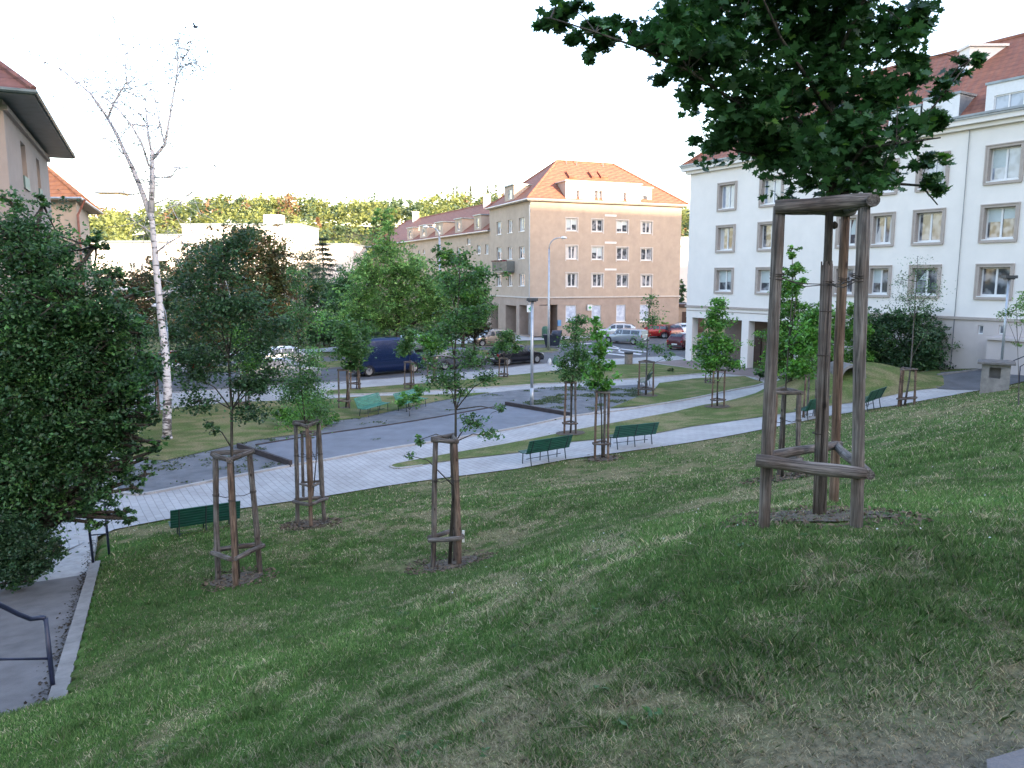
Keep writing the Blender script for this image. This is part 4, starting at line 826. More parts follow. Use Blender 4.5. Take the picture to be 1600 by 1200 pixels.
# --- near building at the left edge -----------------------------------------
lx,ly=at_y(7,200,23.4)[:2]; lx2,ly2=at_y(78,300,33.6)[:2]; NP=Plane((lx,ly),(lx2-lx,ly2-ly)); NL=math.hypot(lx2-lx,ly2-ly); NE=11.6
nb_=thing('house',(lx,ly,0),'tall pinkish plaster house with deep dark eaves and narrow windows at the left edge','building')
nw=[]
for a,b,c,d in ((32,45,226,298),(56.5,66,250,315)):
    u0,z1=NP.hit(a,c+3); u1,z0=NP.hit(b,d-2); nw.append((u0,u1,z0,max(z1,z0+1.5),.22))
zz0=min(q[2] for q in nw); zz1=max(q[3] for q in nw); nw=[(q[0],q[1],zz0,zz1,.22) for q in nw]; low=[(q[0],q[1],zz0-3.2,zz1-3.2,.22) for q in nw]
wall(nb_,NP,0,NL,0,NE,nw+low,'plaster_pink')
for q in nw+low:
    w_=window(nb_,NP,*q[:4],rec=.22,fr=.08,panes=1,sill='gutter_dark'); mb=MB(); mb.frame_box(NP.pt(0,0),NP.d,NP.up,NP.n,q[0],q[1],q[2],q[2]+.38,.0,.05); mb.build('window_guard','guard_teal',w_)
fd=-NP.n; cA=NP.pt(0,0); cB=cA-NP.n*9; cC=NP.pt(NL,0,-9); cD=NP.pt(NL,0); mb=MB()
for a,b in ((cA,cB),(cB,cC),(cC,cD)): mb.add([a,b,b+[0,0,NE],a+[0,0,NE]],[(0,1,2,3)])
mb.build('rear_wall','plaster_pink',nb_)
mb=MB(); mb.frame_box(NP.pt(0,0),NP.d,NP.up,NP.n,-.05,NL+.05,NE-.35,NE-.2,.003,.12); mb.build('cornice','plaster_pink',nb_)
hiproof(nb_,[cA[:2],cD[:2],cC[:2],cB[:2]],NE+.12,16.5,.9,.9,.92,'tile_dark',None,'gutter_dark',gut='gutter_dark')
# --- orange roofed house behind it -------------------------------------------
ox,oy=at_y(119,320,46)[:2]; OP=Plane((ox,oy),(1,.0)); OS=Plane((ox,oy),(at_y(139,330,56)[0]-ox,10)); OE=at_y(119,312,46)[2]
oh=thing('house',(ox,oy,0),'cream house with a sunlit orange tile roof behind the pinkish house at left','building')
mb=MB(); a=OP.pt(0,0);b=OP.pt(-12,0);c=OP.pt(-12,0,-10.2);d=OS.pt(10.2,0)
for p,q in ((a,b),(b,c),(c,d)): mb.add([p,q,q+[0,0,OE],p+[0,0,OE]],[(0,1,2,3)])
mb.build('wall','plaster_tan',oh); wall(oh,OS,0,math.hypot(*(d-a)[:2]),0,OE,[(3.5,4.4,7.2,8.8,.15)],'plaster_tan'); window(oh,OS,3.5,4.4,7.2,8.8,.15,panes=1)
hiproof(oh,[b[:2],a[:2],d[:2],c[:2]],OE+.1,OE+4.6,.9,.9,.6,'tile_orange',None,'plaster_tan')
mb=MB(); p=OP.pt(.12,0,.12); mb.tube([p+[.5,0,OE],p+[0,0,OE-.9],p+[0,0,1]],.07,8); mb.build('downpipe','copper_pipe',oh)
# --- pale blocks in the distance ----------------------------------------------
def farblock(x0,x1,ytop,Y,label,depth=12,skew=.0,wins=(),extra=None):
    a=at_y(x0,ytop,Y); b=at_y(x1,ytop,Y+skew); pl=Plane(a[:2],(b-a)[:2]); L_=math.hypot(*(b-a)[:2]); H=a[2]; t=thing('apartment_building',(a[0],a[1],0),label,'building')
    ops=[(L_*u-.6,L_*u+.6,z,z+1.4,.2) for u in wins for z in np.arange(1.2,H-2.2,3.0)]
    wall(t,pl,0,L_,0,H,ops,'plaster_far')
    for q in ops: window(t,pl,*q[:4],rec=.2,fr=.1,sill=None)
    mb=MB(); c=pl.pt(L_,0,-depth); d=pl.pt(0,0,-depth); A=pl.pt(0,0);B=pl.pt(L_,0)
    for p,q in ((B,c),(c,d),(d,A)): mb.add([p,q,q+[0,0,H],p+[0,0,H]],[(0,1,2,3)])
    mb.add([pl.pt(0,H),pl.pt(L_,H),pl.pt(L_,H,-depth),pl.pt(0,H,-depth)],[(0,1,2,3)]); mb.build('rear_wall','plaster_far',t)
    mb=MB(); mb.frame_box(pl.pt(0,0),pl.d,pl.up,pl.n,-.2,L_+.2,H+.002,H+.3,-depth-.2,.25); mb.build('roof','zinc',t)
    return t,pl,H
farblock(140,262,379,112,'low sunlit pale block behind the birch trunk',wins=(.34,.52,.62,.8))
t,pl,H=farblock(284,468,352,125,'large sunlit pale block above the dark tree left of the road',wins=(.15,.4,.6,.85)); mb=MB(); mb.frame_box(pl.pt(0,0),pl.d,pl.up,pl.n,12,15,H+.32,H+2,-6,-4); mb.build('roof_hut','plaster_far',t)
farblock(472,552,383,128,'sunlit pale block beyond the dark conifer',wins=(.3,.7)); farblock(240,292,368,150,'narrow greyish block between the two sunlit pale blocks')
farblock(1040,1090,386,120,'small pinkish house seen in the gap between the two apartment blocks',wins=(.3,))
t,pl,H=farblock(1050,1082,372,170,'distant pale blue building in the gap between the two apartment blocks')
t=thing('garage',tuple(at_z(1066,520,0)),'low brown garage between the tan block and the white block','garage'); a=at_y(1058,480,88);b=at_y(1100,480,88); pl=Plane(a[:2],(b-a)[:2]); mb=MB(); mb.frame_box(pl.pt(0,0),pl.d,pl.up,pl.n,0,4,0,3.0,-5,0); mb.build('wall','plaster_tan_base',t); mb=MB(); mb.frame_box(pl.pt(0,0),pl.d,pl.up,pl.n,.6,3.2,0,2.4,.002,.05); mb.build('door','door_brown',t); mb=MB(); mb.frame_box(pl.pt(0,0),pl.d,pl.up,pl.n,-.3,4.3,3.002,3.3,-5.2,.3); mb.build('roof','door_brown',t)
# ---------------------------------------------------------------- round timber tree supports
def log(name,a,b,r,parent,material='log',k=14,cut=None,wob=.004,half=None):
    """one pole from a to b; its own local Z runs along the grain"""
    a=np.array(a,float); b=np.array(b,float); L_=np.linalg.norm(b-a); d=Vector((b-a)/L_); q=d.to_track_quat('Z','X'); vs=[];fs=[]; m=9
    ph=rng.random()*6
    for i in range(m):
        z=L_*i/(m-1); rr=r*(1+.05*math.sin(ph+i*1.3)); ox=wob*math.sin(ph+i*.9); oy=wob*math.cos(ph*2+i*.7)
        if i in (0,m-1): rr*=.93
        for j in range(k):
            th=2*math.pi*j/k; x=rr*math.cos(th)*(1+.03*math.sin(3*th+ph)); y=rr*math.sin(th)
            if half is not None and y*half>0.2*r: y=half*.2*r
            vs.append((x+ox,y+oy,z))
    zs=.008
    fs=[(i*k+j,i*k+(j+1)%k,(i+1)*k+(j+1)%k,(i+1)*k+j) for i in range(m-1) for j in range(k)]+[tuple(reversed(range(k))),tuple((m-1)*k+j for j in range(k))]
    me=bpy.data.meshes.new(name); me.from_pydata(vs,[],fs); me.materials.append(M[material]); me.polygons.foreach_set('use_smooth',[True]*(len(fs)-2)+[False]*2)
    o=bpy.data.objects.new(name,me); COL.objects.link(o); o.parent=parent; W=Matrix.Translation(Vector(a))@q.to_matrix().to_4x4(); o.matrix_basis=wmat(parent).inverted()@W
    return o
def support(label,c,H,rt,rb,rot,r=.042,cat='tree support',low=.30,group='round timber tree supports',mulch=.9,ties=True,toprail=True,seeds=0,posts=None,lean=(0,0)):
    c=np.array(c,float); t=thing('tree_support',tuple(c),label,cat,group); A=[];B=[]
    for k in range(3):
        th=rot+k*2*math.pi/3; x,y=c[0]+rb*math.cos(th),c[1]+rb*math.sin(th); zz=float(TG(x,y)[0][0]); B.append(np.array([x,y,zz-.15])); A.append(np.array([c[0]+lean[0]+rt*math.cos(th),c[1]+lean[1]+rt*math.sin(th),c[2]+H]))
    for k in range(3): log('post',B[k],A[k]-np.array([0,0,.0 if toprail else 0]),r,t,'log_warm' if rng.random()<.4 else 'log')
    L_=lambda k,f: B[k]+(A[k]-B[k])*f
    for k in range(3):
        j=(k+1)%3
        for f,nm,half in ((.985,'top_rail',None),(low,'lower_rail',None)):
            if f>.9 and not toprail: continue
            p=L_(k,f); q=L_(j,f); d=unit(q-p); mid=(p+q)/2-c; mid[2]=0; o_=unit(mid)*r*(1.35 if f<.9 else .35); dz=np.array([0,0,.012*(k-1)+(r*.9 if f>.9 else 0)]); log(nm,p-d*r*1.4+o_+dz,q+d*r*1.4+o_+dz,r*.88,t)
    if ties:
        mb=MB(); f=.70; cc=(L_(0,f)+L_(1,f)+L_(2,f))/3
        for k in range(3):
            p=L_(k,f); s=(p+cc)/2+np.array([0,0,-.03]); mb.tube([p,s,cc],.006,5)
            for dz in (0,.02): mb.tube([p+np.array([math.cos(a)*(r+.005),math.sin(a)*(r+.005),dz]) for a in np.linspace(0,2*math.pi,10)],.006,5,False)
        mb.build('tie_rope','rope',t)
    if mulch: MULCH.append((c[0],c[1],mulch))
    return t
SUP='round timber tree supports'
def sup_px(label,px,py,pyt,r=.042,rot=.5,rt=.17,rb=.27,mulch=.8,low=.28,toprail=True,Y=None,lean=(0,0)):
    c=G(px,py); H=at_y(px,pyt,c[1])[2]-c[2]; H=min(max(H,1.2),2.35); return c,support(label,c,H,rt,rb,rot,r,mulch=mulch,low=low,toprail=toprail,lean=lean)
# the big one in front: its posts placed one by one
bc=G(1283,805); YB=bc[1]
big=thing('tree_support',tuple(bc),'largest grey timber tree support, in the right foreground around the mat wrapped maple trunk','tree support',SUP)
def gp(px,py): return G(px,py)
pl_=gp(1194,826); pr_=gp(1339,824); pb_=gp(1302,790)
tl=at_y(1217,322,pl_[1]+.02); tr=at_y(1350,306,pr_[1]+.03); tb_=at_y(1321,330,pb_[1]-.05)
for a,b,mm in ((pl_,tl,'log'),(pr_,tr,'log'),(pb_,tb_,'log_warm')): log('post',a-np.array([0,0,.2]),b,.040,big,mm,18)
e=lambda px,py,Y: at_y(px,py,Y)
log('top_rail',e(1211,325,tl[1]-.02),e(1362,313,tr[1]-.03),.048,big,'log',18); log('top_rail',e(1224,326,tl[1]+.05),tb_+np.array([.06,0,.0]),.040,big); log('top_rail',tb_+np.array([-.02,.05,.01]),e(1366,312,tr[1]-.1),.040,big)
log('lower_rail',e(1181,720,pl_[1]-.065),e(1353,741,pr_[1]-.07),.044,big,'log',18); log('lower_rail',e(1196,713,pl_[1]+.05),e(1312,694,pb_[1]+.0),.036,big); log('lower_rail',e(1304,694,pb_[1]+.05),e(1358,742,pr_[1]+.0),.036,big)
mb=MB(); trx=at_y(1293,440,YB)
for (p,pyt) in ((at_y(1214,435,tl[1]),0),(at_y(1342,438,tr[1]),0),(at_y(1318,440,tb_[1]),0)):
    for dz in (0,.022,.035): mb.tube([p+np.array([math.cos(a)*.046,math.sin(a)*.046,dz+.008*math.sin(a)]) for a in np.linspace(0,2*math.pi,14)],.0035,5,False)
    for s in (-1,1): mb.tube([p+np.array([0,s*.03,.01]),(p+trx)/2+np.array([0,s*.03,-.035+.01*s]),trx+np.array([0,s*.045,-.02])],.0035,5)
for z in (0,-.015,-.22,-.55,-1.15): mb.tube([trx+np.array([math.cos(a)*.045,math.sin(a)*.045-.0,z]) for a in np.linspace(0,2*math.pi,16)],.004,5,False)
mb.build('tie_rope','rope',big); MULCH.append((bc[0],bc[1],.85))
# maple
MAPLE=np.array([(0,-.5),(.07,-.22),(.30,-.34),(.26,-.14),(.50,-.06),(.33,.06),(.40,.27),(.17,.18),(.13,.33),(0,.52),(-.13,.33),(-.17,.18),(-.40,.27),(-.33,.06),(-.50,-.06),(-.26,-.14),(-.30,-.34),(-.07,-.22)])
mt=thing('maple_tree',tuple(bc),'dark leaved maple with a reed mat wrapped trunk filling the upper right of the picture','tree')
mb=MB(); tpx=[(1281,812,0),(1286,600,0),(1292,440,0),(1296,330,0),(1298,250,0),(1300,150,.05),(1304,40,.1),(1308,-60,.1),(1310,-160,.1)]; tw=[at_y(a,b,YB+c) for a,b,c in tpx]; tw[0][2]-=.15
mb.tube(tw,[.036,.032,.030,.029,.027,.024,.02,.014,.008],12); kn=at_y(1303,352,YB); mb.lathe(kn-np.array([.0,.01,.03]),[(.001,0),(.022,.012),(.026,.03),(.02,.045),(.001,.06)],10)
brs=[[(1298,270),(1230,215),(1150,160),(1075,110),(1000,75),(930,50),(860,28)],[(1298,300),(1240,262),(1170,240),(1105,225)],[(1299,230),(1200,150),(1110,80),(1050,20)],[(1300,180),(1220,60),(1180,-30)],[(1299,290),(1370,240),(1440,190),(1515,95)],[(1300,220),(1380,150),(1430,60),(1440,-20)],[(1298,310),(1370,285),(1440,290),(1465,320)],[(1302,120),(1270,20),(1250,-80)],[(1302,100),(1350,0),(1370,-90)],[(1297,300),(1350,230),(1400,225),(1470,215)]]
maplebr=[]
for bi,br in enumerate(brs):
    dy=[-.3,.1,.45,-.5,-.1,.35,.15,.55,-.45,-.5][bi]; pp=[at_y(px,py,YB+dy*(i/(len(br)-1))) for i,(px,py) in enumerate(br)]; maplebr.append(pp)
    mb.tube(pp,[.017*(1-.75*i/(len(pp)-1)) for i in range(len(pp))],6)
reed=MB(); reed.tube([tw[0]+np.array([0,0,.0]),tw[1],at_y(1292,415,YB)],[.046,.040,.036],22); 
# canes of the mat
for j in range(26):
    a=2*math.pi*j/26; pp=[q+np.array([math.cos(a)*rr,math.sin(a)*rr,0]) for q,rr in ((tw[0],.048),(tw[1],.042),(at_y(1292,415-rng.random()*8,YB),.038))]; reed.tube(pp,.0045,5)
# twigs and leaves
blM=[(1440,30,28,36),(1500,100,28,15),(1470,150,32,22),(1440,110,26,24),(1200,250,32,16),(1370,262,45,26),(1130,190,40,34),(1090,150,38,34),(1060,110,36,28),(985,45,30,16),(1020,80,26,20),(900,60,30,18),(880,20,36,14),(1065,60,60,50),(845,40,20,10),(925,80,24,16),(1050,40,60,50),(1130,60,75,65),(1220,50,85,70),(1310,50,80,75),(1390,60,55,65),(1180,150,75,55),(1270,150,80,60),(1350,150,75,60),(1180,215,75,45),(1260,235,85,50),(1340,240,85,50),(1255,285,28,16),(1310,288,65,24),(1125,225,40,25),(1155,195,60,30),(1010,60,35,28),(920,50,50,20),(865,35,40,16),(960,25,28,16),(905,15,30,12),(940,75,20,16),(1100,120,45,35),(1420,200,38,32),(1465,190,30,22),(1500,120,22,14),(1440,255,28,22),(1462,300,26,24),(1455,275,20,30),(1425,110,28,35),(1200,-40,110,50),(1320,-40,100,50),(1090,-30,70,40),(1390,285,28,14),(1085,215,16,16),(1300,205,70,45),(1080,90,30,30),(1405,330,0,0)]
bl=[]
for b_ in blM[:-1]:
    c=at_y(b_[0],b_[1],YB+rng.normal()*.16*(b_[2]>50)); s=YB/F; bl.append((c[0],c[1],c[2],b_[2]*s,max(b_[2],b_[3])*s*1.2 if b_[2]>50 else b_[2]*s,b_[3]*s))
q,ci,cc=clumps(bl,14000,.21,.3); allbr=np.array([p for pp in maplebr for p in pp]+tw[2:])
for c in cc[::2]:
    k=int(np.argmin(np.linalg.norm(allbr-c,axis=1))); s=allbr[k]; mb.tube([s,(s+c)/2+np.array([0,0,.03]),c],[.005,.0035,.002],4,False)
mb.build('trunk','bark',mt,smooth=True); reed.build('reed_mat','reed',mt,smooth=True)
k=len(q); cb=.7+.6*rng.random(len(cc)+1); v=cb[ci][:,None]*(.75+.5*rng.random((k,1))); cm=np.array([[.036,.094,.030]])*v; y_=rng.random(k)<.06; cm[y_]*=np.array([2.0,1.7,1.0])
leaf_mesh('crown',q,.055+.05*rng.random(k),cm,mt,template=MAPLE,droop=.7,horiz=.7)
# grass sprig at lower joint of the big support
# ---------------------------------------------------------------- young trees with supports
GRN=(.045,.098,.028); GRL=(.062,.150,.028); GRD=(.030,.062,.024)
YT='young staked street and park trees'
c,_=sup_px('grey timber tree support on the bank in front of the dark bench',372,905,712,rot=R(165),rt=.31,rb=.40,r=.047,mulch=.7)
tree('young_tree','young sparse tree with drooping dark leaves rising from the support at left',c,[(366,790),(362,700),(362,640),(357,560),(352,470),(350,400),(348,350)],[(330,560,60,34),(350,480,60,45),(405,530,42,46),(300,505,40,30),(425,585,34,24),(312,625,34,26),(395,640,34,22),(335,415,42,42),(300,450,35,40),(370,380,35,25),(375,600,30,20),(330,665,18,12),(440,510,24,30),(285,560,28,24),(310,590,30,20),(400,600,30,22),(385,480,36,34)],c[1],9500,.058,GRD,YT,.032,crel=.34,twigs=.6,shell=.3,var=.5)
c,_=sup_px('brownish timber tree support beside the bare mulch patch, left of the picture centre',486,818,662,rot=R(165),rt=.27,rb=.33,r=.045,mulch=.75)
tree('young_tree','thin young tree with a slender upright crown above the brownish support left of centre',c,[(484,740),(477,660),(470,600),(466,540),(463,440)],[(470,560,26,40),(482,600,36,26),(470,500,24,34),(455,615,34,26),(500,640,22,26),(466,445,16,26)],c[1],3600,.055,GRN,YT,.022,crel=.34,twigs=.5,shell=.3)
c,_=sup_px('timber tree support half hidden directly behind the brownish support left of centre',488,778,677,rot=R(165),rt=.25,rb=.3,mulch=.5)
tree('young_tree','spindly young tree behind the pair of supports left of centre',c,[(494,720),(496,640),(497,560),(495,480)],[(478,640,26,40),(455,660,26,20),(500,620,20,24),(492,560,16,30),(496,500,12,24)],c[1],1900,.06,GRL,YT,.018,crel=.34,twigs=.4,shell=.3)
c,_=sup_px('timber tree support at the centre of the bank with a white card on it',702,882,686,rot=R(192),rt=.2,rb=.28,r=.045,mulch=.85)
tree('young_tree','young open crowned tree with low hanging twigs at the centre of the bank',c,[(709,760),(712,690),(712,640),(710,560),(714,500),(718,440),(716,400)],[(735,560,34,22),(700,520,30,28),(740,440,32,24),(760,430,22,16),(700,450,24,24),(690,590,34,24),(765,590,26,14),(738,660,30,13),(765,680,20,12),(655,688,16,12),(640,712,9,10),(720,610,26,16),(715,500,22,30),(718,405,22,18),(745,490,28,16),(665,560,18,16),(780,640,12,10)],c[1],4300,.052,GRN,YT,.028,crel=.34,twigs=.7,shell=.2,var=.5)
p=at_y(724,838,c[1]-.12); t=thing('card',tuple(p),'small white card fixed to the lower rail of the central tree support','card'); mb=MB(); mb.box(p[0]-.022,p[0]+.018,p[1]-.012,p[1]+.012,p[2]-.1,p[2]+.1); mb.build('sheet','sign_white',t,world=True)
c,_=sup_px('timber tree support between the two green benches facing the path',941,716,612,rot=R(190),rt=.24,rb=.27,mulch=.8)
tree('maple_tree','bright green young maple between the two benches facing the path',c,[(940,650),(938,600),(934,540),(930,500)],[(931,500,8,14),(935,525,10,16),(938,550,12,16),(930,578,18,16),(946,600,14,11),(928,602,10,13),(948,570,9,12)],c[1],1250,.105,GRL,YT,.028,crel=.3,droop=.6,asp=.9)
c,_=sup_px('timber tree support with a mulch ring on the narrow grass strip',891,679,597,rot=R(200),rt=.22,rb=.27,mulch=1.0)
tree('young_tree','round crowned dark young tree on the narrow grass strip beside the slim lamp post',c,[(893,640),(895,590),(898,540),(900,500)],[(898,560,28,30),(890,585,26,14),(910,580,20,18),(880,568,14,12),(900,520,20,24),(903,500,16,12),(915,555,14,14)],c[1],2600,.11,GRN,YT,.03,crel=.26,shell=.4)
c,_=sup_px('thin timber tree support standing on the grass in front of the white pillars',1121,637,578,rot=R(200),rt=.3,rb=.33,mulch=1.1,r=.04)
tree('young_tree','upright bushy young tree in front of the first white pillar',c,[(1121,600),(1121,570),(1121,520),(1121,470)],[(1120,560,34,20),(1120,535,30,20),(1118,505,24,22),(1122,480,16,18),(1096,545,18,12),(1140,572,20,8),(1105,570,16,10),(1136,540,16,14),(1108,505,12,12)],c[1],3200,.15,GRL,YT,.035,crel=.26,shell=.4)
c,_=sup_px('short timber tree support behind the small grass wedge near the brown paving',1109,600,576,rot=R(190),rt=.25,rb=.3,mulch=.6,r=.035)
c,_=sup_px('weathered tree support partly hidden behind the left post of the big one',1222,746,612,rot=R(200),rt=.22,rb=.26,mulch=.75)
tree('young_tree','slim young tree with light green leaves behind the big timber support',c,[(1225,680),(1228,600),(1232,540),(1240,430)],[(1262,535,26,40),(1275,500,18,26),(1250,575,22,18),(1245,450,8,20),(1300,520,14,18)],c[1],2200,.07,GRL,YT,.025,crel=.3,shell=.3)
c,_=sup_px('timber tree support beside the green bench behind the big mat wrapped trunk',1263,652,586,rot=R(200),rt=.24,rb=.27,mulch=.5)
c,_=sup_px('timber tree support beside the path at right, in front of the big bush',1413,634,577,rot=R(205),rt=.32,rb=.36,mulch=.5,r=.045)
tree('birch_tree','young birch with thin hanging twigs in front of the big bush at right',c,[(1421,590),(1424,560),(1428,500),(1432,440),(1434,400)],[(1425,470,22,34),(1445,470,20,34),(1432,430,14,26),(1408,440,9,28),(1450,520,18,22),(1460,455,9,30)],c[1],1300,.07,(.06,.10,.045),YT,.04,crel=.4,twigs=.9,shell=.2,mats='bark_grey')
c,_=sup_px('timber tree support around the almost bare young tree near the far bench',1009,619,565,rot=R(200),rt=.42,rb=.45,mulch=1.0,r=.045)
tree('young_tree','almost bare young tree with one low leafy bough near the crossing',c,[(1010,590),(1011,545),(1014,500),(1018,450)],[(1030,545,20,10),(1045,558,12,8),(1020,500,14,22),(1000,540,12,10),(1015,470,8,16)],c[1],650,.13,GRN,YT,.05,crel=.4,twigs=.8,shell=.2,mats='bark_grey')
for lab,tl_,px,py,pyt,tr_,bl_,n,cc_ in [
 ('pair of thin timber posts supporting the tree left of the faded bench','leafy young tree left of the faded green bench',540,639,578,[(543,600),(546,560),(548,500)],[(546,545,24,28),(540,520,18,22),(560,550,16,18),(552,575,14,12)],2200,GRN),
 ('timber tree support on the tip of the grass island behind the faded bench','small tree on the tip of the grass island left of the blue van',557,609,562,[(558,580),(560,540)],[(570,530,16,20),(556,520,14,18)],900,GRN),
 ('timber tree support in front of the bonnet of the blue van','little tree with a thin crown in front of the blue van',641,609,566,[(641,590),(640,550)],[(632,542,16,16),(640,525,14,14)],800,GRN),
 ('timber tree support in front of the grey car right of the blue van','round green young tree in front of the grey car right of the van',676,598,560,[(677,575),(678,540)],[(678,540,20,16),(668,530,14,12),(690,536,12,12)],1500,GRL),
 ('timber tree support with a mesh in front of the black car','small tree with ragged leaves in front of the black car',787,590,560,[(788,570),(790,530)],[(785,540,15,16),(795,528,16,14),(805,545,12,10)],1000,GRN),
 ('timber posts around the shrubby tree right of the leaning birch','shrubby light green tree between birch and left support',384,640,590,[(384,600),(388,540)],[(395,560,22,28),(378,530,22,24),(400,600,14,14)],1500,GRL),
 ('thin timber tree support on the far lawn at left beside the birch','small dark tree on the far lawn at left of the birch',243,648,590,[(243,600),(240,560)],[(238,570,26,22),(255,580,16,16)],1100,GRN)]:
    c,_=sup_px(lab,px,py,pyt,rot=R(200),rt=.28,rb=.32,mulch=.5,r=.04); tree('young_tree',tl_,c,tr_,bl_,c[1],n,.16,cc_,YT,.035,crel=.28,shell=.4)
# mid-lawn shrubby sapling right of the brownish supports
c=G(470,668); tree('shrub','leafy light green shrub on the far lawn behind the brownish support',c,[(470,640)],[(475,625,22,22),(455,650,26,16),(490,650,22,14),(440,650,18,12),(520,655,16,10)],c[1],2400,.11,GRL,None,.03,cat='shrub',shell=.4)
c=G(640,652); tree('shrub','light green sapling growing in front of the second faded bench',c,[(640,640)],[(640,622,20,12),(655,612,14,8),(625,630,10,8)],c[1],700,.12,GRL,None,.02,cat='shrub',shell=.3)
c=G(1050,582); tree('shrub','tiny dark plant on the far grass island near the crossing',c,[(1050,576)],[(1050,577,5,3)],c[1],120,.1,GRD,None,.02,cat='shrub')
c=G(1585,590); tree('young_tree','thin tree with a few pale leaves beside the lamp at the right edge',G(1592,640),[(1592,600),(1590,540),(1588,470)],[(1572,492,14,12),(1592,482,12,14),(1595,500,12,10),(1585,540,8,6),(1600,465,12,10)],29,520,.085,(.085,.15,.04),None,.02,crel=.35,twigs=.6,shell=.3)
# ---------------------------------------------------------------- large trees
# birch with a bare crown
bb=G(262,688); YB2=bb[1]; bt=thing('birch_tree',tuple(bb),'tall birch with white trunk and nearly bare forked crown at left','tree'); mb=MB()
def br(pp,r0,r1,dy=0,k=8):
    r1=max(r1,.014)
    P_=[at_y(px,py,YB2+dy*i/max(len(pp)-1,1)) for i,(px,py) in enumerate(pp)]; mb.tube(P_,list(np.linspace(r0,r1,len(P_))),k); return P_
br([(261,694),(261,660),(262,610),(258,550),(252,500),(244,420),(239,360),(236,330)],.18,.088); br([(261,694),(261,680)],.27,.18)
allp=[]; B_=lambda *a,**k: allp.append(br(*a,**k))
B_([(236,332),(238,290),(238,260),(238,235)],.12,.07); B_([(238,345),(222,300),(208,265),(196,240),(180,205),(168,185)],.11,.05,.6)
B_([(168,185),(155,165),(140,145),(120,128),(95,108),(70,97)],.05,.008,.3,5); B_([(168,185),(178,160),(190,140),(198,128),(196,105),(195,85)],.045,.006,.3,5)
B_([(188,150),(180,140),(172,128)],.02,.006,0,4);B_([(237,250),(250,235),(258,225),(262,200),(268,165),(276,120),(278,95),(279,62)],.07,.008,-.4,5); B_([(278,118),(285,105),(297,98),(306,99),(313,105)],.02,.005,-.2,4); B_([(277,110),(287,90),(296,78),(297,65)],.018,.005,-.2,4)
B_([(238,245),(232,215),(230,195),(228,172),(228,155)],.05,.01,.3,5); B_([(228,197),(215,195),(200,192)],.018,.006,0,4); B_([(233,260),(222,225),(205,195),(185,170),(160,150),(130,125)],.045,.007,-.6,5); B_([(228,190),(215,175),(200,165),(185,155)],.02,.005,.3,4)
B_([(257,225),(250,195),(243,160),(235,140),(228,130)],.03,.006,.4,4); B_([(243,318),(262,310),(280,318),(300,300)],.03,.006,.2,4); B_([(239,277),(255,278),(268,276),(275,265),(290,262),(335,258)],.03,.005,-.3,4); B_([(210,280),(225,282),(232,283)],.02,.006,0,4); B_([(192,240),(180,225),(165,215)],.025,.005,0,4); B_([(242,396),(262,380),(280,370),(300,362)],.04,.01,-.4,5); B_([(238,365),(225,355),(213,348)],.04,.01,-.3,5); B_([(248,460),(270,455),(300,440),(340,415)],.05,.01,.5,5)
B_([(195,118),(188,70),(178,28)],.008,.003,0,3); B_([(272,160),(285,155)],.01,.004,0,3)
for pp in list(allp):
    for p in pp[1:]:
        for _ in range(7):
            e=p+rng.normal(size=3)*np.array([.75,.5,.55]); e[2]-=.15; mb.tube([p,(p+e)/2+rng.normal(size=3)*.06,e],[.014,.010,.007],3,False); allp.append([p,e]) if len(allp)<260 else None
mb.build('trunk','birch',bt,smooth=True)
pts_=np.array([p for pp in allp for p in pp]); idx=rng.integers(0,len(pts_),2600); q=pts_[idx]+rng.normal(size=(2600,3))*.34; leaf_mesh('crown',q,.065+.04*rng.random(2600),np.array([[.06,.085,.045]])*(.6+.8*rng.random((2600,1))),bt)
# dense dark tree at the left edge
c=G(40,895); lb=[(60,400,80,75),(120,470,80,70),(30,520,110,100),(60,610,120,110),(150,560,80,75),(185,500,50,45),(120,660,100,80),(60,740,110,85),(190,640,45,50),(150,720,50,45),(205,585,45,45),(25,370,60,50),(35,830,55,60),(110,790,60,35),(165,775,38,22),(215,600,35,26),(90,700,80,60),(20,660,90,110),(175,670,55,40),(225,700,22,14),(195,735,30,20),(195,800,24,10),(85,540,90,80),(20,780,60,80)]
for _ in range(46):
    b_=lb[rng.integers(0,24)]; a_=rng.uniform(0,6.28); lb.append((b_[0]+b_[2]*1.12*math.cos(a_),b_[1]+b_[3]*1.1*math.sin(a_),rng.uniform(10,24),rng.uniform(8,18)))
lb+=[(30,870,55,40),(20,905,45,16),(240,705,20,10),(215,760,22,10),(205,810,24,8),(150,815,30,10),(232,650,18,14),(150,380,16,20),(250,690,14,8),(180,430,22,16),(215,520,24,16),(235,560,20,16)]
tree('dense_tree','large dark leafy tree with low hanging boughs at the left edge above the path',c,[(45,840),(60,700),(70,560)],lb,13.2,60000,.070,(.034,.074,.028),None,.16,crel=.17,var=.5,shell=.5,twigs=.35,alt=((.055,.12,.035),.3),free=True)
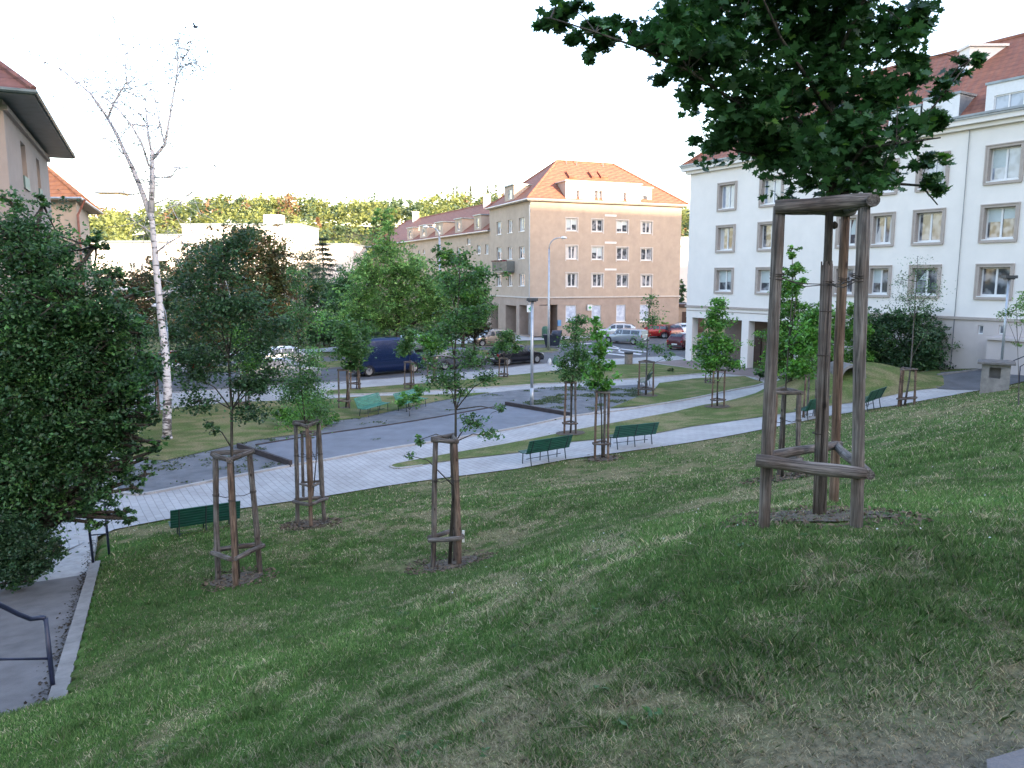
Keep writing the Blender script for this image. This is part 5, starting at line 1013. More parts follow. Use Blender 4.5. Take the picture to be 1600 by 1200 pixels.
# green street trees in the middle distance
def big_tree(label,px,py,Y,tr_,bl_,n,leaf,col,r=.2,alt=None,**k):
    base=np.array([at_y(px,500,Y)[0],Y,T1(at_y(px,500,Y)[0],Y)]); return tree('tree' if 'name' not in k else k.pop('name'),label,base,tr_,bl_,Y,n,leaf,col,None,r,alt=alt,**k)
big_tree('tall feathery light green tree behind the blue van',620,540,57,[(622,520),(621,470),(614,420),(606,350)],[(604,350,16,24),(600,390,34,28),(625,420,48,34),(580,430,38,34),(560,475,42,34),(620,475,62,38),(665,450,40,34),(655,500,44,26),(605,505,42,20),(540,500,28,20),(690,485,24,24),(590,340,8,16),(648,415,22,20)],17000,.21,(.088,.17,.05),.24,alt=((.12,.21,.06),.4),var=.5,crel=.2,shell=.55,asp=.4)
big_tree('green tree in front of the long tan row, around the tall street lamp',722,545,60,[(724,520),(722,480),(715,430)],[(700,445,38,30),(735,465,38,30),(675,465,26,24),(700,405,26,16),(755,480,20,16),(690,395,14,12),(745,425,22,12),(740,500,26,18),(760,455,12,9),(712,500,34,20)],9000,.2,(.05,.11,.03),.16,alt=((.075,.15,.03),.3))
big_tree('dark reddish leaved tree beside the beige car at the arcade',742,545,66,[(742,530),(742,500)],[(740,495,24,24),(730,520,22,14),(752,512,14,16),(745,470,14,14)],3500,.2,(.035,.035,.022),.14)
big_tree('large dark olive tree with reddish top between the birch and the conifer',392,600,42,[(384,610),(384,560),(386,500),(388,440)],[(375,380,50,28),(340,400,45,34),(420,400,48,36),(390,440,75,48),(330,450,45,42),(440,450,32,40),(350,500,60,36),(420,505,50,34),(300,425,30,26),(310,495,34,26),(390,365,30,16),(330,535,30,16),(450,500,30,20)],19000,.16,(.068,.082,.032),.2,alt=((.13,.09,.04),.35),var=.5,crel=.2)
big_tree('pale green half bare tree right of the birch trunk',310,600,50,[(300,560),(290,500),(300,440)],[(290,470,40,30),(270,520,36,30),(320,520,34,26),(260,470,26,20),(300,560,30,16)],5500,.17,(.045,.072,.035),.12,var=.5,alt=((.06,.11,.04),.3))
big_tree('dark reddish brown tree behind the birch trunk at left',215,560,62,[(215,520)],[(215,450,48,34),(185,470,36,34),(245,440,36,28),(230,500,44,34),(190,520,40,26),(160,440,30,26)],7500,.22,(.040,.052,.022),.2,alt=((.09,.06,.03),.3))
big_tree('dark rounded tree behind the parked cars at left',470,560,72,[(470,520)],[(470,480,30,36),(450,510,40,26),(495,505,40,26),(535,500,30,24),(520,460,26,28),(545,470,26,26),(425,500,32,28),(490,450,24,20)],9000,.24,(.033,.066,.026),.22,alt=((.05,.09,.03),.25))
big_tree('bushy green tree left of the feathery one',540,560,64,[(540,520)],[(545,440,26,24),(535,470,28,26),(560,500,28,22),(520,505,26,20)],4200,.22,(.042,.088,.03),.18)
big_tree('green tree with a flat crown behind the long olive tree',300,600,76,[(300,560)],[(300,400,26,20),(285,430,30,24),(250,415,22,16)],2600,.24,(.05,.06,.03),.16,alt=((.1,.07,.035),.3))
big_tree('dark green tree filling the gap left of the long olive tree, behind the road',255,560,84,[(255,520)],[(255,450,34,26),(230,480,34,30),(285,480,34,30),(255,515,44,22)],4200,.26,(.04,.07,.028),.2,alt=((.07,.10,.035),.3))
big_tree('dark green tree directly behind the long olive tree trunk',360,560,88,[(360,520)],[(350,470,46,34),(400,480,44,34),(330,505,40,26),(420,515,44,22)],5200,.26,(.036,.068,.028),.2,alt=((.06,.10,.035),.3))
# weeping willow and conifer
big_tree('grey green weeping willow beside the dark conifer',482,560,80,[(482,500),(482,430)],[(482,410,24,24),(472,440,22,40),(496,445,18,36),(460,430,12,24)],3600,.3,(.045,.075,.048),.2,droop=3,asp=.18)
cx=at_y(508,500,84); t=thing('conifer_tree',(cx[0],84,0),'dark flat tiered conifer in front of the sunlit pale block','tree'); mb=MB(); mb.tube([(cx[0],84,0),(cx[0],84,at_y(508,372,84)[2])],[.25,.04],8); q=[]
ztop=at_y(508,374,84)[2]
for z in np.linspace(3,ztop,15):
    f=(ztop-z)/(ztop-3); rad=.3+2.3*f**.8
    for j in range(9):
        a=rng.uniform(0,6.28); e=np.array([cx[0]+rad*math.cos(a),84+rad*math.sin(a),z-.15*rad]); s=np.array([cx[0],84,z+.1]); mb.tube([s,e],[.04,.01],3,False)
        for k in range(60): u=rng.random()**.6; q.append(s+(e-s)*u+rng.normal(size=3)*np.array([.22,.22,.09])*(.4+u))
mb.build('trunk','bark',t); q=np.array(q); leaf_mesh('crown',q,.16+.12*rng.random(len(q)),np.array([[.022,.042,.026]])*(.6+.8*rng.random((len(q),1))),t,asp=.3)
# hedge of shrubs beyond the far pavement
for i,(px,rx,ry,lab) in enumerate([(505,22,16,'dark hedge shrub under the weeping willow'),(545,24,15,'mid green hedge shrub left of the feathery tree trunk'),(585,22,14,'low dark shrub right behind the blue van roof'),(655,18,12,'small dark shrub between the feathery tree and the lamp'),(690,22,14,'low dark shrub left of the beige car')]):
    big_tree(lab,px,540,70+i,[(px,532)],[(px,524,rx,ry),(px-rx*.6,530,rx*.6,ry*.6),(px+rx*.6,528,rx*.6,ry*.6)],1500,.2,(.03,.055,.024),.08,name='hedge_shrub',cat='shrub')
# right: tall green tree and big bush
big_tree('tall pointed light green tree seen right of the left post of the big support',1238,600,38,[(1238,570),(1238,520),(1238,460),(1238,400)],[(1238,395,8,16),(1240,420,14,16),(1234,450,20,22),(1236,485,24,24),(1222,530,32,28),(1210,565,28,20),(1255,530,26,28),(1245,575,32,20),(1268,500,18,22),(1215,500,14,14)],9500,.13,(.055,.125,.028),.08,alt=((.08,.17,.03),.35),var=.5)
big_tree('bright green small tree behind the wrapped maple trunk',1290,600,40,[(1290,570),(1290,540)],[(1285,545,22,30),(1300,505,18,26),(1335,520,22,30),(1310,560,26,18),(1345,555,20,14),(1330,485,14,14),(1350,500,14,12)],5200,.13,(.06,.14,.028),.07,alt=((.09,.19,.035),.3))
big_tree('large dark green bush against the white block at right',1410,600,41,[(1410,590),(1410,540)],[(1370,520,34,32),(1400,560,46,32),(1440,545,36,40),(1430,505,30,28),(1465,525,22,14),(1480,520,16,8),(1395,505,26,24),(1470,560,24,10),(1445,580,28,18),(1375,565,34,26),(1350,550,24,30),(1345,490,16,14)],15000,.14,(.028,.058,.026),.1,name='bush',cat='bush',alt=((.05,.10,.035),.35),var=.5)
big_tree('low dark shrub beside the brown paving in front of the white pillars',1190,590,46,[(1190,583)],[(1188,584,10,5),(1200,583,7,4)],500,.12,GRD,.03,name='shrub',cat='shrub')
big_tree('dark tree in the gap between the tan block and the white block',1064,540,98,[(1064,520)],[(1064,450,8,14),(1064,475,8,16),(1066,500,10,14)],900,.3,(.035,.075,.03),.15)
big_tree('bright green shrub at the foot of the tan block by the parked cars',1040,530,84,[(1040,516)],[(1036,508,8,6),(1048,512,9,5)],300,.2,GRL,.05,name='shrub',cat='shrub')
# ivy bushes at the foot of the dense tree
c=G(25,880); tree('bush','dark ivy like bush on the ground under the dense tree at left',c,[(25,860)],[(20,860,40,34),(50,850,34,32),(10,830,40,40),(10,895,40,12),(60,885,22,14),(85,860,16,16),(30,880,50,20)],12.4,7500,.055,(.026,.055,.024),None,.03,cat='bush',free=True)
# ---------------------------------------------------------------- hill, wood and ridge
hx=np.linspace(-260,200,60); hy=np.linspace(150,420,30); HX,HY=np.meshgrid(hx,hy)
def hillz(x,y): 
    x=np.asarray(x,float); y=np.asarray(y,float)
    top=27+3.5*np.sin(x*.021+1)+2.5*np.sin(x*.05)-6*sst(-40,60,x)+4*sst(-90,-160,x)*0; return top*sst(150,290,y)
HZ=hillz(HX,HY); fs=[(j*60+i,j*60+i+1,(j+1)*60+i+1,(j+1)*60+i) for j in range(29) for i in range(59)]; struct(rawmesh('hill',np.c_[HX.ravel(),HY.ravel(),HZ.ravel()-.3],fs,'hillground',smooth=True))
QC=[];QS=[];QK=[]
nt_=760
tx=rng.uniform(-150,85,nt_); ty=rng.uniform(172,300,nt_)
for x,y in zip(tx,ty):
    z=float(hillz(x,y)); h=rng.uniform(7,11); wd_=rng.uniform(3.4,5.6); kind=rng.random(); con=kind<.2 and -74<x<-50 and y<262
    base=np.array([.19,.22,.075])*rng.uniform(.7,1.25)
    if rng.random()<.3: base=np.array([.085,.125,.06])
    if con or rng.random()<.035: base=np.array([.25,.16,.09])*rng.uniform(.7,1.2)
    n=150
    if con: u=rng.random(n)**.7; rad=wd_*.55*(1-u)+.15; th=rng.uniform(0,6.28,n); q=np.c_[x+rad*np.cos(th),y+rad*np.sin(th),z+u*h*1.0+1]
    else:
        nc=9; d=rng.normal(size=(nc,3)); d/=np.linalg.norm(d,axis=1)[:,None]; c_=np.array([x,y,z+h*.62])+d*np.array([wd_*.75,wd_*.75,h*.32]); q=c_[rng.integers(0,nc,n)]+rng.normal(size=(n,3))*.75
    QC.append(q); QS.append(rng.uniform(.7,1.4,n)); QK.append(base[None]*(.75+.5*rng.random((n,1))))
o=leaf_mesh('woodland',np.concatenate(QC),np.concatenate(QS),np.concatenate(QK),None,asp=.8); tag(o,'sunlit mixed wood with green and rusty crowns covering the far hill','woodland',kind='stuff')
for i,(px,pyt,rx) in enumerate([(708,293,3),(714,290,3),(722,300,2.5),(735,290,3),(762,290,3),(775,288,3)]):
    Y=330; zt=at_y(px,pyt,Y)[2]; zb=float(hillz(at_y(px,300,Y)[0],Y)); 
    t=thing('poplar_tree',(at_y(px,300,Y)[0],Y,zb),['first slender poplar from the left on the ridge above the red row roof','second slender poplar from the left on the ridge','third slender poplar from the left on the ridge, the shortest','fourth slender poplar from the left on the ridge','slender poplar on the ridge just left of the tan block dormer','rightmost slender poplar on the ridge beside the tan block dormer'][i],'tree','poplars on the ridge'); x=at_y(px,300,Y)[0]; mb=MB(); mb.tube([(x,Y,zb),(x,Y,zt)],[.4,.05],5); mb.build('trunk','bark',t); n=300; u=rng.random(n); rad=rx/F*Y*(.25+.9*np.sin(np.pi*np.clip(u*.9+.08,0,1)))*rng.random(n)**.5; th=rng.uniform(0,6.28,n)
    leaf_mesh('crown',np.c_[x+rad*np.cos(th),Y+rad*np.sin(th),zb+3+u*(zt-zb-3)],np.full(n,.9),np.array([[.10,.11,.05]])*(.7+.6*rng.random((n,1))),t)
p=at_y(409,300,330); t=thing('radio_mast',(p[0],330,22),'thin tall radio mast on the wooded ridge','mast'); mb=MB(); zt=at_y(409,238,330)[2]; z3=at_y(409,272,330)[2]
for k in range(3): a=k*2.09; mb.tube([(p[0]+.5*math.cos(a),330+.5*math.sin(a),22),(p[0]+.3*math.cos(a),330+.3*math.sin(a),z3),(p[0]+.12*math.cos(a),330+.12*math.sin(a),zt)],.11,4)
for z in np.arange(24,zt,2.0): mb.box(p[0]-.35,p[0]+.35,329.7,330.3,z,z+.12)
mb.build('lattice','tower_grey',t)
p=at_y(178,302,300); t=thing('hilltop_house',(p[0],300,25),'small pavilion roof showing above the wood on the ridge behind the birch','house'); zt=at_y(178,293,300)[2]; ze=at_y(178,303,300)[2]; mb=MB(); mb.box(p[0]-4,p[0]+4,297,303,24,ze); mb.build('wall','plaster_far',t); mb=MB(); mb.add([(p[0]-6,295,ze),(p[0]+6,295,ze),(p[0]+6,305,ze),(p[0]-6,305,ze),(p[0],300,zt)],[(3,2,1,0),(0,1,4),(1,2,4),(2,3,4),(3,0,4)]); mb.build('roof','zinc',t)
# ---------------------------------------------------------------- mulch
chC=[];
for mx,my,mr in MULCH:
    n=int(800*mr*mr) if my<20 else int(200*mr*mr); a=rng.uniform(0,6.28,n); r=mr*np.sqrt(rng.random(n))*(.8+.25*vnoise(mx+2*np.cos(a),my+2*np.sin(a),4)); chC.append(np.c_[mx+r*np.cos(a),my+r*np.sin(a)])
cxy=np.concatenate(chC); z=TG(cxy[:,0],cxy[:,1])[0]; n=len(cxy); dist=np.hypot(cxy[:,0],cxy[:,1])
o=leaf_mesh('bark_mulch',np.c_[cxy,z+.006+.012*rng.random(n)],(.035+.035*rng.random(n))*np.clip(dist/9,1,2.6),np.array([[.13,.098,.068]])*(.3+1.2*rng.random((n,1))),None,asp=.45,matn='chips',horiz=1.6); tag(o,'loose brown bark mulch around the tree supports','mulch',kind='stuff')
for i,(mx,my,mr) in enumerate(MULCH):
    a=np.linspace(0,2*math.pi,22)[:-1]; pp=[(mx+mr*.62*(.75+.35*vnoise(mx+1.5*math.cos(t_),my+1.5*math.sin(t_),8))*math.cos(t_),my+mr*.62*(.75+.35*vnoise(mx+1.5*math.cos(t_),my+1.5*math.sin(t_),8))*math.sin(t_)) for t_ in a]
    sheet('soil_patch',None,'mulch_base',.012 if not any(inside(pl[0],np.array([mx]),np.array([my]))[0] and pl[1]=='lawn' for pl in POLYS) else .075,.2 if my<20 else .5,keep=False,world=pp)
# ---------------------------------------------------------------- benches
def bench(label,p,heading,L_=1.9,material='bench_green',group='green slatted park benches'):
    """seat faces local +Y"""
    t=thing('park_bench',(p[0],p[1],p[2]),label,'bench',group,heading); X=L_/2
    def sl(name,items,mt_):
        mb=MB()
        for (y,z,ang) in items:
            mx=Matrix.Translation(Vector((0,y,z)))@Matrix.Rotation(ang,4,'X'); mb.box(-X,X,-.03,.03,-.013,.013,mx)
        return mb.build(name,mt_,t,world=False)
    sl('seat',[(.02+.072*k,.44+.012*math.cos(k*1.1),R(3)) for k in range(6)],material)
    sl('backrest',[(-.05-.028*k,.46+.068*k,R(112)) for k in range(7)],material)
    for x in (-X+.18,0,X-.18):
        mb=MB(); mb.tube([(x,.40,0),(x,.38,.42),(x,0,.415),(x,-.06,.44),(x,-.235,.90)],.018,6); mb.tube([(x,-.10,0),(x,-.02,.41)],.018,6); mb.build('leg','bench_iron',t,world=False)
    mb=MB(); mb.tube([(-X+.18,.2,.19),(X-.18,.2,.19)],.012,6); mb.build('stretcher','bench_iron',t,world=False); return t
def bench_px(label,px,py,toward,material='bench_green',L_=1.9,sink=0,dirpx=None,**k):
    """px,py: ground under bench centre; toward: photo direction of length axis (px of the other end on ground)"""
    c=G(px,py); e=G(*toward); d=e-c; a=math.atan2(d[1],d[0]); c[2]-=sink
    if dirpx: d=G(*dirpx[1])-G(*dirpx[0]); a=math.atan2(d[1],d[0])
    return bench(label,c,a,L_,material,**k)
bench_px('dark green bench seen from behind at left, nearest to the ramp',322,829,(370,820),L_=1.5,sink=.24,dirpx=((275,810),(381,795)))
bench_px('green bench seen from behind just left of the support between the two benches',855,723,(893,715),L_=1.85)
bench_px('green bench seen from behind just right of the support between the two benches',990,699,(1020,694.5),L_=1.85)
bench_px('green bench behind the big mat wrapped trunk',1272,655,(1296,648),L_=1.7)
bench_px('green bench beside the right post of the big support, at the path edge',1362,641,(1392,634),L_=1.9)
c=G(580,648); e=G(604,641); d=c-e; bench('faded turquoise green bench facing us on the far lawn, the left one of two',c,math.atan2(d[1],d[0]),2.0,'bench_faded')
c=G(640,640); e=G(662,634); d=c-e; bench('faded turquoise green bench half hidden by a sapling on the far lawn',c,math.atan2(d[1],d[0]),2.0,'bench_faded')
c=G(1010,606); bench('dark green bench seen end on beside the bare young tree',c,R(70),1.7)
# ---------------------------------------------------------------- cars
def car(label,p,heading,col,kind='hatch',L_=4.2,W=1.72,H=1.45,group=None,name='parked_car',cat='car'):
    t=thing(name,(p[0],p[1],p[2]+.0),label,cat,group,heading); h=W/2
    # stations x, belt/hood z, roof z, half width at belt, half width at roof ; front is +x
    if kind=='van':
        S=[(-.5,.55,.56,.88,.86),(-.495,1.05,1.9,.95,.84),(-.47,1.15,1.98,.97,.86),(-.2,1.15,2.0,1,.87),(.14,1.15,2.0,1,.86),(.26,1.13,1.86,.99,.82),(.345,1.1,1.42,.97,.78),(.37,1.07,1.13,.96,.8),(.44,1.0,1.04,.92,.7),(.485,.82,.84,.86,.6),(.5,.55,.56,.8,.6)]; S=[(a,b*H/2.0,c*H/2.0,d,e) for a,b,c,d,e in S]; wx=(-.33,.335); win=[(.10,.24),(.25,.335)]; wr=.34
    elif kind=='wagon':
        S=[(-.5,.5,.52,.84,.8),(-.492,.86,.90,.92,.8),(-.465,.92,1.34,.95,.72),(-.43,.93,1.41,.97,.74),(-.2,.94,1.45,1,.76),(.05,.92,1.45,1,.75),(.13,.90,1.38,.99,.73),(.24,.88,.93,.98,.74),(.38,.82,.84,.95,.7),(.46,.70,.72,.9,.6),(.497,.5,.52,.8,.55)]; wx=(-.31,.32); win=[(-.44,-.24),(-.22,-.03),(-.01,.14)]; wr=.31; S=[(a,b,c*H/1.45 if c>1 else c,d,e) for a,b,c,d,e in S]
    else:
        S=[(-.5,.5,.52,.84,.8),(-.49,.85,.88,.92,.78),(-.46,.92,1.12,.95,.72),(-.38,.93,1.36,.97,.72),(-.2,.94,1.45,1,.75),(.02,.92,1.45,1,.75),(.11,.90,1.36,.99,.73),(.24,.88,.93,.98,.74),(.38,.81,.83,.95,.7),(.46,.69,.71,.9,.6),(.497,.5,.52,.8,.55)]; wx=(-.31,.32); win=[(-.36,-.2),(-.18,-.01),(.01,.13)]; wr=.31; S=[(a,b,c*H/1.45 if c>1 else c,d,e) for a,b,c,d,e in S]
    sec=lambda s:(lambda a,b,c,d,e:[(a*L_,h*d*.9,.22),(a*L_,h*d*.985,.34),(a*L_,h*d,.6 if b>.62 else b*.9),(a*L_,h*d*.975,b),(a*L_,h*(e+ (d-e)*.12),b+(c-b)*.86),(a*L_,h*e*.86,c-.0),(a*L_,h*e*.45,c+.02),(a*L_,0,c+.025)])(*s)
    mb=MB(); n=8
    for i,s in enumerate(S):
        q=sec(s); full=q+[(x,-y,z) for x,y,z in reversed(q[:-1])]; mb.v+=full
    m=15
    for i in range(len(S)-1):
        for j in range(m-1): mb.f.append((i*m+j,i*m+j+1,(i+1)*m+j+1,(i+1)*m+j))
        mb.f.append((i*m+m-1,i*m,(i+1)*m,(i+1)*m+m-1))
    mb.f.append(tuple(range(m))); mb.f.append(tuple(reversed([(len(S)-1)*m+j for j in range(m)]))); mb.m=[0]*len(mb.f)
    body=mb.build('body','car_'+col,t,world=False,smooth=True)
    md=body.modifiers.new('bevel','BEVEL'); md.width=.02; md.segments=2; md.limit_method='ANGLE'; md.angle_limit=R(35)
    def interp(x):
        for a,b in zip(S[:-1],S[1:]):
            if a[0]<=x<=b[0]: f=(x-a[0])/(b[0]-a[0]+1e-9); return tuple(a[k]+(b[k]-a[k])*f for k in range(5))
        return S[0]
    def sidept(x,f,s):
        a,b,c,d,e=interp(x); y0,z0=h*d*.975,b; y1,z1=h*(e+(d-e)*.12),b+(c-b)*.86; return (x*L_,s*(y0+(y1-y0)*f+.008),z0+(z1-z0)*f)
    for s in (-1,1):
        for a,b in win:
            g=MB(); k=5; xs_=np.linspace(a,b,k); g.add([sidept(x,.08,s) for x in xs_]+[sidept(x,.92,s) for x in xs_[::-1]],[tuple(range(2*k))] if s<0 else [tuple(reversed(range(2*k)))]); g.build('side_window','glass_car',t,world=False)
    def topq(i0,i1,name,f0=.08,f1=.9,wf=.84):
        a,b=S[i0],S[i1]; A=lambda s,f:(s[0],s[2],s[4]); g=MB()
        x0,z0,w0=a[0]*L_,a[2]+.025,h*a[4]*wf; x1,z1,w1=b[0]*L_,b[2]+.025,h*b[4]*wf
        P_=lambda f,s:(x0+(x1-x0)*f,s*(w0+(w1-w0)*f),z0+(z1-z0)*f); off=Vector((-(z1-z0),0,(x1-x0))).normalized()*.012
        if off.z<0: off=-off
        g.add([tuple(Vector(P_(f,s))+off) for f,s in ((f0,-1),(f1,-1),(f1,1),(f0,1))],[(0,1,2,3)]); g.build(name,'glass_car',t,world=False)
    if kind=='van': topq(5,6,'windscreen',.05,.98)
    else: topq(6,7,'windscreen',.0,.92); topq(1 if kind=='wagon' else 2,2 if kind=='wagon' else 3,'rear_window',.1,.95,.88)
    for x in wx:
        for s in (-1,1):
            w_=MB(); cx_,cy_,cz_=x*L_,s*(h-.10),wr; 
            pr=[(.02,-.1),(wr*.8,-.1),(wr*.97,-.085),(wr,-.05),(wr,.05),(wr*.97,.085),(wr*.68,.1),(wr*.64,.085)]; k=22; vs=[]
            for r_,d_ in pr:
                for j in range(k): th=2*math.pi*j/k; vs.append((cx_+r_*math.cos(th),cy_+s*d_,cz_+r_*math.sin(th)))
            w_.add(vs,[(i*k+j,i*k+(j+1)%k,(i+1)*k+(j+1)%k,(i+1)*k+j) for i in range(len(pr)-1) for j in range(k)]); wo=w_.build('wheel','tire',t,world=False,smooth=True)
            r2=MB(); vs=[(cx_,cy_+s*.07,cz_)]
            for j in range(k): th=2*math.pi*j/k; rr=wr*.65; vs.append((cx_+rr*math.cos(th),cy_+s*(.088 if j%4 else .075),cz_+rr*math.sin(th)))
            r2.add(vs,[(0,1+j,1+(j+1)%k) for j in range(k)]); r2.build('rim','rim',wo,world=False)
            ar=MB(); vs=[]
            for rr in (wr*1.02,wr*1.17):
                for j in range(15): th=math.pi*(j/14)*1.16-.25; vs.append((cx_+rr*math.cos(th),s*(h*.992+.006),cz_+rr*math.sin(th)))
            ar.add(vs,[(j,j+1,15+j+1,15+j) for j in range(14)]); ar.build('wheel_arch','tire',t,world=False)
    for s in (-1,1):
        mb=MB(); mb.box(.455*L_,.487*L_,s*h*.58-.16,s*h*.58+.16,.60,.70 if kind!='van' else .8); mb.build('headlight','headlight',t,world=False)
        mb=MB(); mb.box(-.497*L_,-.47*L_,s*h*.78-.09,s*h*.78+.09,.68,.86 if kind!='wagon' else .95); mb.build('tail_light','red_light',t,world=False)
        mb=MB(); mb.box(.155*L_,.185*L_,s*h*1.0-.02,s*h*1.0+s*.14+.02,.92 if kind!='van' else 1.2,1.03 if kind!='van' else 1.42); mb.build('mirror','car_'+col,t,world=False)
    for q_ in ((-.503*L_-.005,-.497*L_,-.26,.26,.46,.57),(.497*L_,.503*L_,-.26,.26,.36,.46)): mb=MB(); mb.box(*q_); mb.build('number_plate','sign_white',t,world=False)
    for q_ in ((-.505*L_,-.485*L_,-h*.82,h*.82,.3,.42),(.485*L_,.502*L_,-h*.74,h*.74,.26,.36)): mb=MB(); mb.box(*q_); mb.build('bumper','lamp_dark',t,world=False)
    return t
def car_px(label,p0,p1,col,kind='hatch',group=None,off=0,**k):
    """p0 rear ground contact, p1 front ground contact of the near side"""
    a=G(*p0); b=G(*p1); d=unit((b-a)*[1,1,0]); n=np.array([-d[1],d[0],0]); 
    if n[1]<0: n=-n
    c=(a+b)/2+n*.8; c[2]=T1(c[0],c[1])+.03; return car(label,c,math.atan2(d[1],d[0]),col,kind,group=group,**k)
KG='cars parked along the near kerb'; FG='cars parked beside the tan block'
RD=G(846,570)-G(572,594); ra=math.atan2(RD[1],RD[0])
def roadcar(label,px,py,col,kind,rev=False,ang=None,**k):
    c=G(px,py); return car(label,c+np.array([0,0,.03]),(ra if ang is None else ang)+(math.pi if rev else 0),col,kind,group=k.pop('group',KG),**k)
ra2=ra
roadcar('dark blue panel van parked on the street beyond the lawn',602,584,'blue','van',L_=4.9,W=1.95,H=2.4,name='panel_van',cat='van')
roadcar('black hatchback with its nose to the right beside the slim lamp post',806,568.5,'black','hatch',L_=4.25,W=1.7,H=1.42)
roadcar('grey car mostly hidden by the round young tree right of the van',712,575,'grey','wagon',L_=4.4)
roadcar('silver estate car parked left of the van behind the thin trees',437,596,'silver','wagon',L_=4.9)
roadcar('white car half hidden behind the silver estate at left',452,573,'white','hatch',L_=4.2)
roadcar('beige hatchback with its nose to the left in front of the arcade',768,540,'beige','hatch',rev=True,L_=4.3,H=1.5,group=FG,ang=ra*.8)
roadcar('white car seen behind the roof of the blue van',655,549,'white','wagon',L_=4.4,group=FG)
roadcar('white saloon parked behind the silver estate at the right end',963,527,'white','hatch',L_=4.3,group=FG,ang=R(168))
roadcar('silver estate car seen from behind at the right crossing',977,537,'silver','wagon',L_=4.4,group=FG,ang=R(140))
roadcar('bright red car parked in front of the tan block',1019,528,'red','hatch',L_=3.9,group=FG,ang=R(170),H=1.4)
roadcar('dark maroon car right behind the red one',1046,528,'maroon','hatch',L_=3.9,group=FG,ang=R(100))
roadcar('white car beyond the first white pillar',1064,526,'white','hatch',L_=4.2,group=FG,ang=R(95))
roadcar('maroon hatchback seen from behind beside the first white pillar',1070,545,'maroon','hatch',L_=4.0,group=FG,ang=R(50),H=1.45)
roadcar('red car glimpsed through the trees beyond the birch',280,582,'red','hatch',L_=4.2,group=KG)
roadcar('white car glimpsed through the trees left of the birch',235,590,'white','hatch',L_=4.2,group=KG)
# ---------------------------------------------------------------- lamps
def lamp(label,px,py,pyt,kind,r0=.08,r1=.045,arm=None,name='street_lamp',material='galv',Y=None):
    b=G(px,py) if Y is None else np.array([at_y(px,500,Y)[0],Y,T1(at_y(px,500,Y)[0],Y)]); zt=at_y(px,pyt,b[1])[2]; t=thing(name,tuple(b),label,'street lamp'); mb=MB(); x,y,z=b
    if kind=='flat':
        mb.tube([(x,y,z-.1),(x,y,zt)],[r0,r0],10); mb.tube([(x,y,z-.05),(x,y,z+.9)],[r0*1.25,r0*1.25],10); mb.build('pole',material,t,smooth=True); h=MB(); h.box(x-.28,x+.28,y-.2,y+.2,zt,zt+.14); h.box(x-.2,x+.2,y-.14,y+.14,zt-.05,zt-.002); h.build('lamp_head','lamp_dark',t)
    else:
        dx,dz=arm; pts=[(x,y,z-.1),(x,y,z+2.2),(x,y,zt-.9)]; mb.tube(pts,[r0,r0*.8,r1],10)
        cv=[(x+dx*(1-math.cos(a)),y,zt-.9+(.9+0*dz)*math.sin(a)) for a in np.linspace(0,math.pi/2,7)]; mb.tube(cv+[(x+dx*1.25,y,zt+.05)],r1*.8,8); mb.build('pole',material,t,smooth=True)
        h=MB(); e=x+dx*1.25; s=1 if dx>0 else -1
        for k in range(1): h.lathe((e+s*.35,y,zt),[(.02,-.08),(.16,-.05),(.2,.0),(.15,.1),(.03,.15)],10)
        h.v=[(e+s*.3+(vx-(e+s*.35))*1.5,vy,vz) for vx,vy,vz in h.v]; h.build('lamp_head','trim_white',t,smooth=True)
    return t
lamp('slim silver lamp post with flat dark head in the gravel at the court end',831,634,470,'flat',.075)
lamp('tall pale curved street lamp in front of the tan block arcade',857,548,372,'arm',.12,.06,(.75,.3))
lamp('tall pale street lamp with its head to the left among the green street trees',689,545,355,'arm',.15,.08,(-.7,.3))
lamp('slim silver lamp post with flat dark head near the stone pillar at right',1571,590,435,'flat',.06,Y=36)
lamp('thin distant lamp post just right of the birch trunk',266,590,478,'arm',.07,.04,(-.25,.1))
lamp('pale distant lamp post behind the dense tree at left',183,590,452,'arm',.12,.08,(.4,.1))
# ---------------------------------------------------------------- bins, pillar, tunnel, rails
c=G(863,543); t=thing('waste_container',tuple(c),'large dark blue wheeled waste container with its lid ajar on the median','waste container',None,R(-6)); mb=MB()
v=[(-.6,-.4,.18),(.6,-.4,.18),(.6,.4,.18),(-.6,.4,.18),(-.82,-.55,1.15),(.82,-.55,1.15),(.82,.55,1.15),(-.82,.55,1.15)]; mb.add(v,[(0,3,2,1),(0,1,5,4),(1,2,6,5),(2,3,7,6),(3,0,4,7)]); mb.box(-.88,.88,-.6,-.55,1.08,1.16); mb.box(-.88,.88,.55,.6,1.08,1.16)
for k in range(5): x=-.5+.25*k; mb.box(x-.02,x+.02,-.5,-.44,.3,1.05)
mb.build('body','bin_dark',t,world=False); mb=MB()
for k in range(7):
    a0=math.pi*k/7;a1=math.pi*(k+1)/7; x0,x1=-.0,.84; mb.add([(x0,.58*math.cos(a0),1.17+.42*math.sin(a0)),(x1,.58*math.cos(a0),1.17+.42*math.sin(a0)),(x1,.58*math.cos(a1),1.17+.42*math.sin(a1)),(x0,.58*math.cos(a1),1.17+.42*math.sin(a1))],[(0,1,2,3)])
mb.box(-.84,-.02,-.58,.58,1.17,1.2); mb.build('lid','bin_dark',t,world=False)
for x in (-.55,.55):
    for y in (-.35,.35): mb=MB(); mb.tube([(x-.03,y,.09),(x+.03,y,.09)],.09,12); mb.build('wheel','tire',t,world=False)
t=thing('rubbish_bag',tuple(c+np.array([.15,-.05,1.5])),'dark rubbish bag bulging out of the waste container','bag')
mb=MB(); mb.lathe((c[0]+.25,c[1]-.3,c[2]+1.0),[(.12,0),(.33,.1),(.4,.28),(.28,.46),(.06,.55)],12); mb.build('bag','bin_dark',t,smooth=True)
